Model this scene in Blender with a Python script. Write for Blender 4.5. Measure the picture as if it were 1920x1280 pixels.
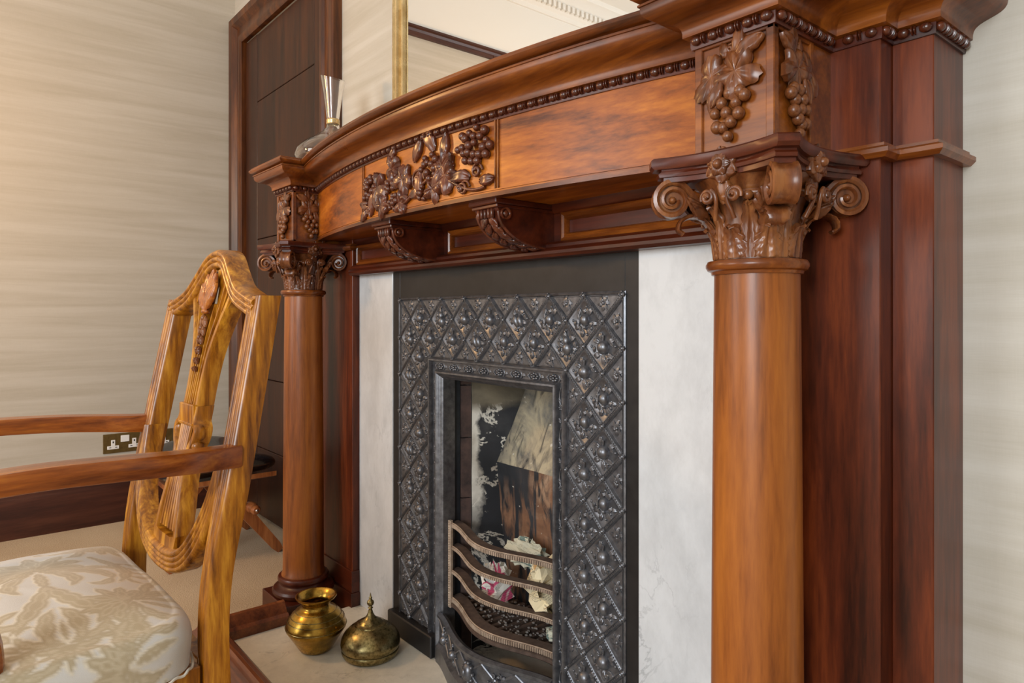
import bpy, bmesh, math, random
import numpy as np
from mathutils import Vector, Matrix, Euler
from mathutils import noise as mnoise

for o in list(bpy.data.objects):
    bpy.data.objects.remove(o)
S = bpy.context.scene
COL = S.collection
PI = math.pi
R_ = math.radians

# ------------------------------------------------------------------ camera
TH = math.atan2(1070, 1285)
cd = bpy.data.cameras.new('camera')
cam = bpy.data.objects.new('camera', cd)
COL.objects.link(cam)
cam.location = (0, 0, .93)
cam.rotation_euler = (PI / 2, 0, PI / 2 - TH)
cd.sensor_fit = 'HORIZONTAL'
cd.sensor_width = 36
cd.lens = 1285 / 1920 * 36
cd.shift_y = -52 / 1920
cd.clip_start = .02
S.camera = cam

# ------------------------------------------------------------------ world, lights, exposure
S.view_settings.view_transform = 'Standard'
S.view_settings.look = 'None'
S.view_settings.gamma = 1
S.view_settings.use_curve_mapping = False
S.view_settings.exposure = 0.20
W = bpy.data.worlds.new('world')
S.world = W
W.use_nodes = True
W.node_tree.nodes['Background'].inputs[0].default_value = (.75, .86, 1, 1)
W.node_tree.nodes['Background'].inputs[1].default_value = 1.0


def area(name, loc, target, sx, sy, power, col):
    l = bpy.data.lights.new(name, 'AREA')
    l.shape = 'RECTANGLE'
    l.size = sx
    l.size_y = sy
    l.energy = power
    l.color = col
    o = bpy.data.objects.new(name, l)
    COL.objects.link(o)
    o.location = loc
    d = Vector(target) - Vector(loc)
    o.rotation_euler = d.to_track_quat('-Z', 'Y').to_euler()
    return o


# area lights as daylight from two assumed windows in the wall behind the camera
area('assumed_window_daylight', (-2.35, -2.98, 1.6), (-1.9, 0, 1.2), 1.3, 1.7, 38, (1.0, .97, .92))
area('assumed_window_daylight', (.75, -2.98, 1.6), (-.5, 0.3, 1.0), 1.3, 1.7, 105, (.90, .96, 1.0))
# assumed lamp left of frame, a bare point light, warm on the left wall
lp = bpy.data.lights.new('assumed_lamp_light', 'POINT')
lp.energy = 26
lp.color = (1, .54, .20)
lp.shadow_soft_size = .08
lo = bpy.data.objects.new('assumed_lamp_light', lp)
COL.objects.link(lo)
lo.location = (-2.55, -.40, 1.68)


# ------------------------------------------------------------------ mesh builder
class MB:
    def __init__(s):
        s.v = []
        s.f = []
        s.M = Matrix.Identity(4)

    def add(s, vs, fs):
        n = len(s.v)
        M = s.M
        s.v.extend([M @ Vector(p) for p in vs])
        s.f.extend([tuple(i + n for i in f) for f in fs])

    def box(s, x0, x1, y0, y1, z0, z1, b=0.0):
        X, Y, Z = (x0, x1), (y0, y1), (z0, z1)
        if b <= 0:
            vs = [(X[i], Y[j], Z[k]) for i in (0, 1) for j in (0, 1) for k in (0, 1)]
            s.add(vs, [(0, 1, 3, 2), (4, 6, 7, 5), (0, 4, 5, 1), (2, 3, 7, 6), (0, 2, 6, 4), (1, 5, 7, 3)])
            return
        b = min(b, (x1 - x0) * .45, (y1 - y0) * .45, (z1 - z0) * .45)
        vs = []
        idx = {}
        for i in (0, 1):
            for j in (0, 1):
                for k in (0, 1):
                    sx, sy, sz = 1 - 2 * i, 1 - 2 * j, 1 - 2 * k
                    for a in range(3):
                        p = [X[i] + sx * b, Y[j] + sy * b, Z[k] + sz * b]
                        p[a] = (X[i], Y[j], Z[k])[a]
                        idx[(i, j, k, a)] = len(vs)
                        vs.append(tuple(p))
        F = []
        for i in (0, 1):
            F.append([idx[(i, j, k, 0)] for j, k in ((0, 0), (0, 1), (1, 1), (1, 0))])
            F.append([idx[(j, i, k, 1)] for j, k in ((0, 0), (0, 1), (1, 1), (1, 0))])
            F.append([idx[(j, k, i, 2)] for j, k in ((0, 0), (0, 1), (1, 1), (1, 0))])
        for j in (0, 1):
            for k in (0, 1):
                F.append([idx[(0, j, k, 1)], idx[(1, j, k, 1)], idx[(1, j, k, 2)], idx[(0, j, k, 2)]])
                F.append([idx[(j, 0, k, 0)], idx[(j, 1, k, 0)], idx[(j, 1, k, 2)], idx[(j, 0, k, 2)]])
                F.append([idx[(j, k, 0, 0)], idx[(j, k, 1, 0)], idx[(j, k, 1, 1)], idx[(j, k, 0, 1)]])
        for i in (0, 1):
            for j in (0, 1):
                for k in (0, 1):
                    F.append([idx[(i, j, k, a)] for a in range(3)])
        s.add(vs, F)

    def loft(s, rings, cap=True, closed=True, loop=False):
        n = len(rings[0])
        vs = [p for r in rings for p in r]
        fs = []
        m = len(rings)
        for i in range(m if loop else m - 1):
            a = i * n
            b_ = ((i + 1) % m) * n
            for j in range(n if closed else n - 1):
                k = (j + 1) % n
                fs.append((a + j, a + k, b_ + k, b_ + j))
        if cap and not loop:
            fs.append(tuple(range(n))[::-1])
            fs.append(tuple((m - 1) * n + j for j in range(n)))
        s.add(vs, fs)

    def lathe(s, prof, n=32, c=(0, 0, 0), cap=True):
        rings = []
        for r, z in prof:
            r = max(r, 1e-5)
            rings.append([(c[0] + r * math.cos(2 * PI * i / n), c[1] + r * math.sin(2 * PI * i / n), c[2] + z) for i in range(n)])
        s.loft(rings, cap)

    def ell(s, c, r, nu=10, nv=7):
        if not hasattr(r, '__len__'):
            r = (r, r, r)
        vs = [(c[0], c[1], c[2] + r[2])]
        for j in range(1, nv):
            a = PI * j / nv
            for i in range(nu):
                t = 2 * PI * i / nu
                vs.append((c[0] + r[0] * math.sin(a) * math.cos(t), c[1] + r[1] * math.sin(a) * math.sin(t), c[2] + r[2] * math.cos(a)))
        vs.append((c[0], c[1], c[2] - r[2]))
        fs = [(0, 1 + i, 1 + (i + 1) % nu) for i in range(nu)]
        for j in range(nv - 2):
            for i in range(nu):
                a = 1 + j * nu
                fs.append((a + i, a + nu + i, a + nu + (i + 1) % nu, a + (i + 1) % nu))
        L = len(vs) - 1
        a = 1 + (nv - 2) * nu
        fs += [(L, a + (i + 1) % nu, a + i) for i in range(nu)]
        s.add(vs, fs)

    def tube(s, pts, rad, n=8, closed=False):
        pts = [Vector(p) for p in pts]
        m = len(pts)
        if not hasattr(rad, '__len__'):
            rad = [rad] * m
        rings = []
        up = None
        for i in range(m):
            if closed:
                t = (pts[(i + 1) % m] - pts[i - 1]).normalized()
            else:
                t = (pts[min(i + 1, m - 1)] - pts[max(i - 1, 0)]).normalized()
            if up is None:
                up = t.orthogonal().normalized()
            up = (up - t * up.dot(t)).normalized()
            w = t.cross(up)
            rings.append([pts[i] + (up * math.cos(2 * PI * k / n) + w * math.sin(2 * PI * k / n)) * rad[i] for k in range(n)])
        s.loft(rings, True, True, closed)

    def ribbon(s, pts, N, lat, prof, scale=None, loop=False):
        """profile points (n, l) carried along pts; N list of normals, lat a fixed lateral vector"""
        rings = []
        lat = Vector(lat)
        for i, p in enumerate(pts):
            k = 1 if scale is None else scale[i]
            ks = k if hasattr(k, '__len__') else (k, k)
            rings.append([Vector(p) + Vector(N[i]) * a * ks[0] + lat * b * ks[1] for a, b in prof])
        s.loft(rings, True, True, loop)

    def poly(s, outer, y0, y1, axis='y', b=0):
        """prism of a 2-D outline (x,z), from y0 to y1"""
        n = len(outer)
        A = [(x, y0, z) for x, z in outer]
        B = [(x, y1, z) for x, z in outer]
        s.add(A + B, [tuple(range(n)), tuple(range(2 * n - 1, n - 1, -1))] + [(i, i + n, (i + 1) % n + n, (i + 1) % n) for i in range(n)])

    def grid(s, fn, nu, nv, closeu=False):
        vs = [fn(i / nu, j / nv) for j in range(nv + 1) for i in range(nu + (0 if closeu else 1))]
        w = nu + (0 if closeu else 1)
        fs = []
        for j in range(nv):
            for i in range(nu):
                k = (i + 1) % w if closeu else i + 1
                fs.append((j * w + i, j * w + k, (j + 1) * w + k, (j + 1) * w + i))
        s.add(vs, fs)

    def mesh(s, name, off=Vector((0, 0, 0)), smooth=35):
        me = bpy.data.meshes.new(name)
        me.from_pydata([tuple(p - off) for p in s.v], [], s.f)
        bm = bmesh.new()
        bm.from_mesh(me)
        bmesh.ops.recalc_face_normals(bm, faces=bm.faces)
        bm.to_mesh(me)
        bm.free()
        if smooth:
            me.polygons.foreach_set('use_smooth', [True] * len(me.polygons))
            me.set_sharp_from_angle(angle=R_(smooth))
        me.update()
        return me

    def build(s, name, mat, parent=None, label=None, world=True, smooth=35, kind=None):
        off = origin(parent) if (parent and world) else Vector((0, 0, 0))
        me = s.mesh(name, off, smooth)
        me.materials.append(mat)
        o = bpy.data.objects.new(name, me)
        COL.objects.link(o)
        if parent:
            o.parent = parent
        if label:
            o['label'] = label
        if kind:
            o['kind'] = kind
        return o


def origin(o):
    v = Vector((0, 0, 0))
    while o:
        v += o.location
        o = o.parent
    return v


def inst(name, me, parent, wloc, rot=None, scale=None, label=None):
    o = bpy.data.objects.new(name, me)
    COL.objects.link(o)
    o.parent = parent
    o.location = Vector(wloc) - (origin(parent) if parent else Vector((0, 0, 0)))
    if rot is not None:
        o.rotation_euler = rot
    if scale is not None:
        o.scale = scale
    if label:
        o['label'] = label
    return o


def thing(name, label, cat, loc, rz=0, group=None):
    o = bpy.data.objects.new(name, None)
    o.empty_display_size = .05
    COL.objects.link(o)
    o.location = loc
    o.rotation_euler = (0, 0, rz)
    o['label'] = label
    o['category'] = cat
    if group:
        o['group'] = group
    return o


def tag(o, label, cat, group=None):
    o['label'] = label
    o['category'] = cat
    if group:
        o['group'] = group
    return o


def copy_tree(o, parent, loc, src_name=None):
    c = o.copy()
    COL.objects.link(c)
    c.parent = parent
    if loc is not None:
        c.location = loc
    for ch in list(o.children):
        copy_tree(ch, c, None)
    return c


def lerp(a, b, t):
    return a + (b - a) * t


def interp(tab, x):
    for (a, va), (b, vb) in zip(tab, tab[1:]):
        if x <= b:
            return va + (vb - va) * (x - a) / (b - a) if b != a else vb
    return tab[-1][1]


def spline(pts, n):
    """Catmull-Rom through 2-D / 3-D points"""
    P = [Vector(p) for p in pts]
    P = [P[0] * 2 - P[1]] + P + [P[-1] * 2 - P[-2]]
    out = []
    for i in range(1, len(P) - 2):
        for k in range(n):
            t = k / n
            a, b, c, d = P[i - 1], P[i], P[i + 1], P[i + 2]
            out.append(.5 * ((2 * b) + (c - a) * t + (2 * a - 5 * b + 4 * c - d) * t * t + (3 * b - a - 3 * c + d) * t ** 3))
    out.append(P[-2])
    return out


def mitre(m, path, prof, side=1, z0=0, cap=True):
    """sweep prof [(out, z)] along a plan polyline, out to the right of travel (side=1)"""
    P = [Vector((p[0], p[1])) for p in path]
    n = len(P)
    offs = []
    for i in range(n):
        ds = []
        if i > 0:
            ds.append((P[i] - P[i - 1]).normalized())
        if i < n - 1:
            ds.append((P[i + 1] - P[i]).normalized())
        ns = [Vector((d.y, -d.x)) * side for d in ds]
        if len(ns) == 2:
            b = (ns[0] + ns[1])
            b = b / b.length
            b = b / max(b.dot(ns[0]), .3)
        else:
            b = ns[0]
        offs.append(b)
    rings = [[(P[i].x + offs[i].x * o, P[i].y + offs[i].y * o, z0 + z) for o, z in prof] for i in range(n)]
    m.loft(rings, cap)
    return offs


# ------------------------------------------------------------------ materials
def nt(name):
    m = bpy.data.materials.new(name)
    m.use_nodes = True
    t = m.node_tree
    b = t.nodes['Principled BSDF']
    return m, t, b


def N(t, typ, **kw):
    n = t.nodes.new(typ)
    for k, v in kw.items():
        if k.startswith('i_'):
            key = k[2:]
            key = int(key) if key.isdigit() else key
            n.inputs[key].default_value = v
        else:
            setattr(n, k, v)
    return n


def ramp(t, stops, interp='LINEAR'):
    r = t.nodes.new('ShaderNodeValToRGB')
    r.color_ramp.interpolation = interp
    e = r.color_ramp.elements
    while len(e) < len(stops):
        e.new(.5)
    for k, (p, c) in enumerate(stops):
        e[k].position = p
        e[k].color = (*c, 1) if len(c) == 3 else c
    return r


def hexc(r, g, b):
    f = lambda c: (c / 255 / 12.92) if c / 255 <= .04045 else ((c / 255 + .055) / 1.055) ** 2.4
    return (f(r), f(g), f(b))


def mapped(t, scale, coord='Object', rot=(0, 0, 0)):
    tc = t.nodes.new('ShaderNodeTexCoord')
    mp = t.nodes.new('ShaderNodeMapping')
    mp.inputs['Scale'].default_value = scale
    mp.inputs['Rotation'].default_value = rot
    t.links.new(tc.outputs[coord], mp.inputs[0])
    return mp.outputs[0]


def bump(t, b, h, strength=.1, dist=.002):
    n = t.nodes.new('ShaderNodeBump')
    n.inputs['Strength'].default_value = strength
    n.inputs['Distance'].default_value = dist
    t.links.new(h, n.inputs['Height'])
    t.links.new(n.outputs[0], b.inputs['Normal'])


def wood(name, dark, mid, light, axis='z', rough=.28, coat=.35, fig=1.0, seed=0.0, bmp=.05):
    m, t, b = nt(name)
    st = {'x': (1.6, 17, 17), 'y': (17, 1.6, 17), 'z': (17, 17, 1.6)}[axis]
    v = mapped(t, st)
    n1 = N(t, 'ShaderNodeTexNoise', noise_dimensions='4D', i_Scale=1.5 * fig, i_Detail=6.0, i_Roughness=.62, i_W=seed)
    n1.inputs['Distortion'].default_value = .45
    t.links.new(v, n1.inputs['Vector'])
    v2 = mapped(t, tuple(c * 9 for c in st))
    n2 = N(t, 'ShaderNodeTexNoise', noise_dimensions='4D', i_Scale=1.0, i_Detail=4.0, i_Roughness=.65, i_W=seed)
    t.links.new(v2, n2.inputs['Vector'])
    n3 = N(t, 'ShaderNodeTexNoise', noise_dimensions='4D', i_Scale=2.3, i_Detail=2.0, i_W=seed + 3)
    t.links.new(mapped(t, (1, 1, 1)), n3.inputs['Vector'])
    a = N(t, 'ShaderNodeMath', operation='MULTIPLY_ADD')
    a.inputs[1].default_value = .35
    t.links.new(n2.outputs[0], a.inputs[0])
    t.links.new(n1.outputs[0], a.inputs[2])
    a2 = N(t, 'ShaderNodeMath', operation='MULTIPLY_ADD')
    a2.inputs[1].default_value = .35
    t.links.new(n3.outputs[0], a2.inputs[0])
    t.links.new(a.outputs[0], a2.inputs[2])
    r = ramp(t, [(.62, dark), (.84, mid), (1.06, light)])
    # ramp positions above 1 are clamped, so scale first
    sc = N(t, 'ShaderNodeMath', operation='MULTIPLY')
    sc.inputs[1].default_value = .8
    t.links.new(a2.outputs[0], sc.inputs[0])
    r.color_ramp.elements[0].position = .52
    r.color_ramp.elements[1].position = .67
    r.color_ramp.elements[2].position = .83
    t.links.new(sc.outputs[0], r.inputs[0])
    t.links.new(r.outputs[0], b.inputs['Base Color'])
    rr = N(t, 'ShaderNodeMapRange', i_3=rough - .05, i_4=rough + .12)
    t.links.new(n3.outputs[0], rr.inputs[0])
    t.links.new(rr.outputs[0], b.inputs['Roughness'])
    b.inputs['Coat Weight'].default_value = coat
    b.inputs['Coat Roughness'].default_value = .26
    b.inputs['Specular IOR Level'].default_value = .32
    bump(t, b, n2.outputs[0], bmp, .001)
    return m


MAH_D, MAH_M, MAH_L = hexc(68, 27, 16), hexc(120, 56, 32), hexc(160, 86, 46)
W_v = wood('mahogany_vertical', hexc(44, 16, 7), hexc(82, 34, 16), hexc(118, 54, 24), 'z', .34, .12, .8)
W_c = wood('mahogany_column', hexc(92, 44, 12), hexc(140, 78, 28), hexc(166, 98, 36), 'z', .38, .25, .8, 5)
W_h = wood('mahogany_horizontal', hexc(80, 34, 6), hexc(150, 78, 18), hexc(190, 112, 32), 'x', .30, .2, .8, 2)
W_m = wood('mahogany_moulding', hexc(60, 26, 7), hexc(108, 54, 16), hexc(150, 84, 26), 'x', .27, .25, .7, 7)
W_s = wood('mahogany_painted_shade', hexc(40, 13, 6), hexc(68, 25, 11), hexc(92, 38, 16), 'x', .3, .22, .8, 9)  # dark mahogany copy; the shade under the shelf is put into its colour
W_k = wood('carved_mahogany', hexc(58, 26, 11), hexc(106, 58, 29), hexc(146, 92, 50), 'z', .26, .4, 1.5, 4, .12)
W_kd = wood('dark_carved_mahogany', hexc(50, 21, 11), hexc(80, 36, 20), hexc(110, 56, 32), 'z', .22, .5, 1.5, 6, .12)
W_chair = wood('golden_chair_wood', hexc(84, 40, 4), hexc(150, 90, 14), hexc(204, 142, 40), 'z', .25, .4, 2.2, 11)
W_arm = wood('chair_arm_wood', hexc(96, 42, 10), hexc(144, 74, 20), hexc(180, 108, 36), 'y', .22, .5, 1.6, 12)
W_door = wood('dark_door_wood', hexc(32, 13, 4), hexc(52, 24, 8), hexc(70, 35, 12), 'z', .38, .08, .8, 14)
W_case = wood('door_casing_wood', hexc(46, 20, 7), hexc(78, 40, 14), hexc(110, 62, 24), 'z', .32, .2, 1.0, 15)
W_base = wood('baseboard_wood', hexc(42, 18, 12), hexc(62, 30, 20), hexc(78, 42, 28), 'y', .38, .12, 1.0, 16)
W_stool = wood('stool_wood', hexc(92, 46, 22), hexc(146, 84, 44), hexc(182, 116, 66), 'z', .3, .4, 1.0, 17)
W_kerb = wood('kerb_wood', hexc(70, 32, 16), hexc(116, 62, 32), hexc(150, 88, 48), 'x', .28, .4, 1.0, 18)


def wallpaper(name, base, c2, horiz):
    m, t, b = nt(name)
    v = mapped(t, (.9, .9, 16))
    n1 = N(t, 'ShaderNodeTexNoise', i_Scale=1.6, i_Detail=4.0, i_Roughness=.55)
    n1.inputs['Distortion'].default_value = .35
    t.links.new(v, n1.inputs['Vector'])
    v2 = mapped(t, (30, 30, 900))
    n2 = N(t, 'ShaderNodeTexNoise', i_Scale=1.0, i_Detail=2.0)
    t.links.new(v2, n2.inputs['Vector'])
    v3 = mapped(t, (500, 500, 40))
    n3 = N(t, 'ShaderNodeTexNoise', i_Scale=1.0, i_Detail=1.0)
    t.links.new(v3, n3.inputs['Vector'])
    a = N(t, 'ShaderNodeMath', operation='MULTIPLY_ADD')
    a.inputs[1].default_value = .22
    t.links.new(n2.outputs[0], a.inputs[0])
    t.links.new(n1.outputs[0], a.inputs[2])
    a2 = N(t, 'ShaderNodeMath', operation='MULTIPLY_ADD')
    a2.inputs[1].default_value = .12
    t.links.new(n3.outputs[0], a2.inputs[0])
    t.links.new(a.outputs[0], a2.inputs[2])
    r = ramp(t, [(.42, c2), (.86, base)])
    t.links.new(a2.outputs[0], r.inputs[0])
    t.links.new(r.outputs[0], b.inputs['Base Color'])
    b.inputs['Roughness'].default_value = .55
    bump(t, b, a2.outputs[0], .15, .0006)
    return m


M_wall = wallpaper('silk_wallpaper', hexc(192, 187, 177), hexc(174, 167, 153), True)


def plain(name, col, rough=.5, metal=0.0, coat=0.0):
    m, t, b = nt(name)
    b.inputs['Base Color'].default_value = (*col, 1)
    b.inputs['Roughness'].default_value = rough
    b.inputs['Metallic'].default_value = metal
    b.inputs['Coat Weight'].default_value = coat
    n = N(t, 'ShaderNodeTexNoise', i_Scale=40.0, i_Detail=3.0)
    t.links.new(mapped(t, (1, 1, 1)), n.inputs['Vector'])
    mr = N(t, 'ShaderNodeMapRange', i_3=max(rough - .06, .02), i_4=rough + .08)
    t.links.new(n.outputs[0], mr.inputs[0])
    t.links.new(mr.outputs[0], b.inputs['Roughness'])
    return m


def marble(name, base, vein, sc=1.0, seed=0.0, amount=.5):
    m, t, b = nt(name)
    v = mapped(t, (sc, sc, sc * .55), rot=(0, .5, .3))
    n0 = N(t, 'ShaderNodeTexNoise', noise_dimensions='4D', i_Scale=4.0, i_Detail=6.0, i_Roughness=.62, i_W=seed)
    n0.inputs['Distortion'].default_value = 1.6
    t.links.new(v, n0.inputs['Vector'])
    # thin veins where the noise passes its middle value
    s_ = N(t, 'ShaderNodeMath', operation='SUBTRACT')
    s_.inputs[1].default_value = .5
    t.links.new(n0.outputs[0], s_.inputs[0])
    ab = N(t, 'ShaderNodeMath', operation='ABSOLUTE')
    t.links.new(s_.outputs[0], ab.inputs[0])
    r1 = ramp(t, [(0, (1, 1, 1)), (.018, (0, 0, 0))])
    t.links.new(ab.outputs[0], r1.inputs[0])
    n2 = N(t, 'ShaderNodeTexNoise', noise_dimensions='4D', i_Scale=3.0, i_Detail=3.0, i_W=seed + 2)
    t.links.new(v, n2.inputs['Vector'])
    r2 = ramp(t, [(.48, (0, 0, 0)), (.72, (1, 1, 1))])
    t.links.new(n2.outputs[0], r2.inputs[0])
    mu = N(t, 'ShaderNodeMath', operation='MULTIPLY')
    t.links.new(r1.outputs[0], mu.inputs[0])
    t.links.new(r2.outputs[0], mu.inputs[1])
    mu2 = N(t, 'ShaderNodeMath', operation='MULTIPLY')
    mu2.inputs[1].default_value = amount
    t.links.new(mu.outputs[0], mu2.inputs[0])
    n4 = N(t, 'ShaderNodeTexNoise', noise_dimensions='4D', i_Scale=7.0, i_Detail=6.0, i_Roughness=.7, i_W=seed + 5)
    t.links.new(v, n4.inputs['Vector'])
    r4 = ramp(t, [(.3, tuple(c * .80 for c in base)), (.6, base)])
    t.links.new(n4.outputs[0], r4.inputs[0])
    mx = N(t, 'ShaderNodeMix', data_type='RGBA')
    t.links.new(mu2.outputs[0], mx.inputs[0])
    t.links.new(r4.outputs[0], mx.inputs[6])
    mx.inputs[7].default_value = (*vein, 1)
    t.links.new(mx.outputs[2], b.inputs['Base Color'])
    b.inputs['Roughness'].default_value = .22
    return m


M_marble = marble('white_marble', hexc(206, 208, 211), hexc(112, 114, 120), 1.8, 1.0, .6)
M_hearth = marble('hearth_marble', hexc(222, 216, 202), hexc(70, 66, 62), 2.2, 4.0, .95)


def iron(name, c1, c2, rough, metal=.75, sc=60.0):
    m, t, b = nt(name)
    n = N(t, 'ShaderNodeTexNoise', i_Scale=sc, i_Detail=5.0, i_Roughness=.65)
    t.links.new(mapped(t, (1, 1, 1)), n.inputs['Vector'])
    r = ramp(t, [(.3, c1), (.7, c2)])
    t.links.new(n.outputs[0], r.inputs[0])
    t.links.new(r.outputs[0], b.inputs['Base Color'])
    mr = N(t, 'ShaderNodeMapRange', i_3=rough - .08, i_4=rough + .12)
    t.links.new(n.outputs[0], mr.inputs[0])
    t.links.new(mr.outputs[0], b.inputs['Roughness'])
    b.inputs['Metallic'].default_value = metal
    bump(t, b, n.outputs[0], .12, .0008)
    return m


M_iron = iron('blackened_cast_iron', hexc(84, 85, 90), hexc(128, 129, 134), .33)
M_ironp = iron('plain_cast_iron', hexc(28, 27, 28), hexc(42, 40, 40), .42, .3, 25.0)
M_jamb = iron('dark_firebox_metal', hexc(34, 38, 44), hexc(56, 62, 70), .4, .4, 12.0)
M_grate = iron('worn_grate_iron', hexc(144, 122, 104), hexc(196, 178, 160), .5, .35, 45.0)
M_grated = iron('rusty_grate_iron', hexc(70, 56, 50), hexc(108, 90, 80), .6, .3, 45.0)
M_brass = iron('aged_brass', hexc(122, 92, 34), hexc(196, 158, 74), .24, 1.0, 22.0)
M_bronze = iron('engraved_brass', hexc(96, 84, 50), hexc(176, 160, 112), .28, 1.0, 130.0)
M_gilt = iron('gilt_frame', hexc(190, 160, 108), hexc(226, 204, 156), .25, .8, 18.0)
M_plate = iron('bronze_socket_plate', hexc(104, 86, 48), hexc(124, 104, 62), .4, .6, 60.0)
M_white = plain('white_plastic', hexc(232, 232, 232), .35)
M_black = plain('dark_hole', hexc(24, 24, 26), .5)
M_leather = plain('black_leather', hexc(24, 26, 32), .24, 0, .3)
M_ceil = plain('white_plaster', hexc(226, 225, 221), .8)
M_chrome = plain('steel', hexc(200, 200, 205), .15, 1.0)

m_, t_, b_ = nt('mirror_glass')
b_.inputs['Base Color'].default_value = (.9, .91, .9, 1)
b_.inputs['Metallic'].default_value = 1
b_.inputs['Roughness'].default_value = .01
M_mirror = m_
m_, t_, b_ = nt('clear_glass')
b_.inputs['Base Color'].default_value = (1, 1, 1, 1)
b_.inputs['Transmission Weight'].default_value = 1
b_.inputs['Roughness'].default_value = .02
b_.inputs['IOR'].default_value = 1.48
M_glass = m_

m_, t_, b_ = nt('beige_carpet')
n_ = N(t_, 'ShaderNodeTexNoise', i_Scale=260.0, i_Detail=3.0, i_Roughness=.7)
t_.links.new(mapped(t_, (1, 1, 1)), n_.inputs['Vector'])
n2_ = N(t_, 'ShaderNodeTexNoise', i_Scale=3.0, i_Detail=3.0)
t_.links.new(mapped(t_, (1, 1, 1)), n2_.inputs['Vector'])
mx_ = N(t_, 'ShaderNodeMath', operation='MULTIPLY_ADD')
mx_.inputs[1].default_value = .4
t_.links.new(n2_.outputs[0], mx_.inputs[0])
t_.links.new(n_.outputs[0], mx_.inputs[2])
r_ = ramp(t_, [(.45, hexc(162, 138, 110)), (.95, hexc(210, 190, 162))])
t_.links.new(mx_.outputs[0], r_.inputs[0])
t_.links.new(r_.outputs[0], b_.inputs['Base Color'])
b_.inputs['Roughness'].default_value = .95
bump(t_, b_, n_.outputs[0], .6, .004)
M_carpet = m_

# ================================================================== THE SETTING
XL, YW, XR, YR, ZC = -3.50, 1.122, 1.6, -3.0, 3.15
Z0 = .03            # top of the hearth


def struct(name, mb, mat, parent=None, smooth=35, label=None):
    o = mb.build(name, mat, parent, smooth=smooth, label=label)
    if not parent:
        o['kind'] = 'structure'
    return o


m = MB(); m.box(XL - .1, XR + .1, YR - .1, YW + .4, -.06, 0)
struct('floor', m, M_carpet)
m = MB(); m.box(XL - .1, XR + .1, YR - .1, YW + .4, ZC, ZC + .06)
struct('ceiling', m, M_ceil)
m = MB(); m.box(XL - .1, XL, YR - .1, YW + .4, 0, ZC)
struct('wall_left', m, M_wall)
m = MB(); m.box(XR, XR + .1, YR - .1, YW + .4, 0, ZC)
struct('wall_right', m, M_wall)
# chimney wall with the firebox hole and the doorway niche
FX0, FX1, FZ1 = -1.56, -1.0, .90
DX0, DX1, DZ1 = -3.335, -2.457, 2.225
m = MB()
m.box(XL, DX0, YW, YW + .4, 0, ZC)
m.box(DX0, DX1, YW, YW + .4, DZ1, ZC)
m.box(DX1, FX0, YW, YW + .4, 0, ZC)
m.box(FX0, FX1, YW, YW + .4, FZ1, ZC)
m.box(FX1, XR, YW, YW + .4, 0, ZC)
struct('wall_front', m, M_wall)
# unseen rear wall with two assumed windows
m = MB()
wins = [(-3.0, -1.7), (-.3, 1.0)]
wz0, wz1 = .7, 2.5
xs = [XL, wins[0][0], wins[0][1], wins[1][0], wins[1][1], XR]
for i in (0, 2, 4):
    m.box(xs[i], xs[i + 1], YR - .1, YR, 0, ZC)
for a, b in wins:
    m.box(a, b, YR - .1, YR, 0, wz0)
    m.box(a, b, YR - .1, YR, wz1, ZC)
struct('wall_rear', m, M_wall)
for k, (a, b) in enumerate(wins):
    m = MB()
    m.box(a, a + .06, YR - .09, YR - .04, wz0, wz1)
    m.box(b - .06, b, YR - .09, YR - .04, wz0, wz1)
    m.box(a, b, YR - .09, YR - .04, wz0, wz0 + .06)
    m.box(a, b, YR - .09, YR - .04, wz1 - .06, wz1)
    m.box(a, b, YR - .09, YR - .04, 1.57, 1.62)
    w = struct('assumed_window_%d' % (k + 1), m, M_ceil)  # assumed window, out of view behind the camera

# baseboards
prof_b = [(0, 0), (.022, 0), (.022, .15), (.016, .165), (.012, .175), (.010, .195), (0, .2)]
m = MB(); mitre(m, [(XL, YR), (XL, YW)], prof_b, 1)
struct('baseboard_left', m, W_base)
m = MB(); mitre(m, [(-.3, YW), (XR, YW)], prof_b, 1)
struct('baseboard_front', m, W_base)

# picture rail seen in the mirror, and the plaster cornice with dentils
m = MB()
mitre(m, [(XL, YR), (XL, YW)], [(0, 2.600), (.02, 2.600), (.024, 2.615), (.035, 2.622), (.035, 2.634), (0, 2.634)], 1)
struct('trim_1', m, W_base)
m = MB()
mitre(m, [(XL, YR), (XL, -.52)], [(0, 2.54), (.02, 2.54), (.02, 2.60), (0, 2.60)], 1)
mitre(m, [(XL, -.52), (XL, YW)], [(0, 2.575), (.018, 2.575), (.018, 2.60), (0, 2.60)], 1)
struct('trim_2', m, W_base)
m = MB()
m.box(XL, XL + .012, YR, YW, 2.634, ZC)
struct('trim_3', m, M_ceil)
m = MB()
mitre(m, [(XL + .012, YR), (XL + .012, YW), (XR, YW)], [(0, ZC), (0, ZC - .16), (.015, ZC - .16), (.02, ZC - .13), (.05, ZC - .11), (.06, ZC - .07), (.10, ZC - .04), (.14, ZC - .03), (.15, ZC)], 1)
crown = struct('trim_4', m, M_ceil)
m = MB()
y = YR + .05
while y < YW - .1:
    m.box(XL + .05, XL + .085, y, y + .025, ZC - .115, ZC - .075)
    y += .045
o = m.build('dentil_course', M_ceil, crown, kind='stuff')

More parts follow.
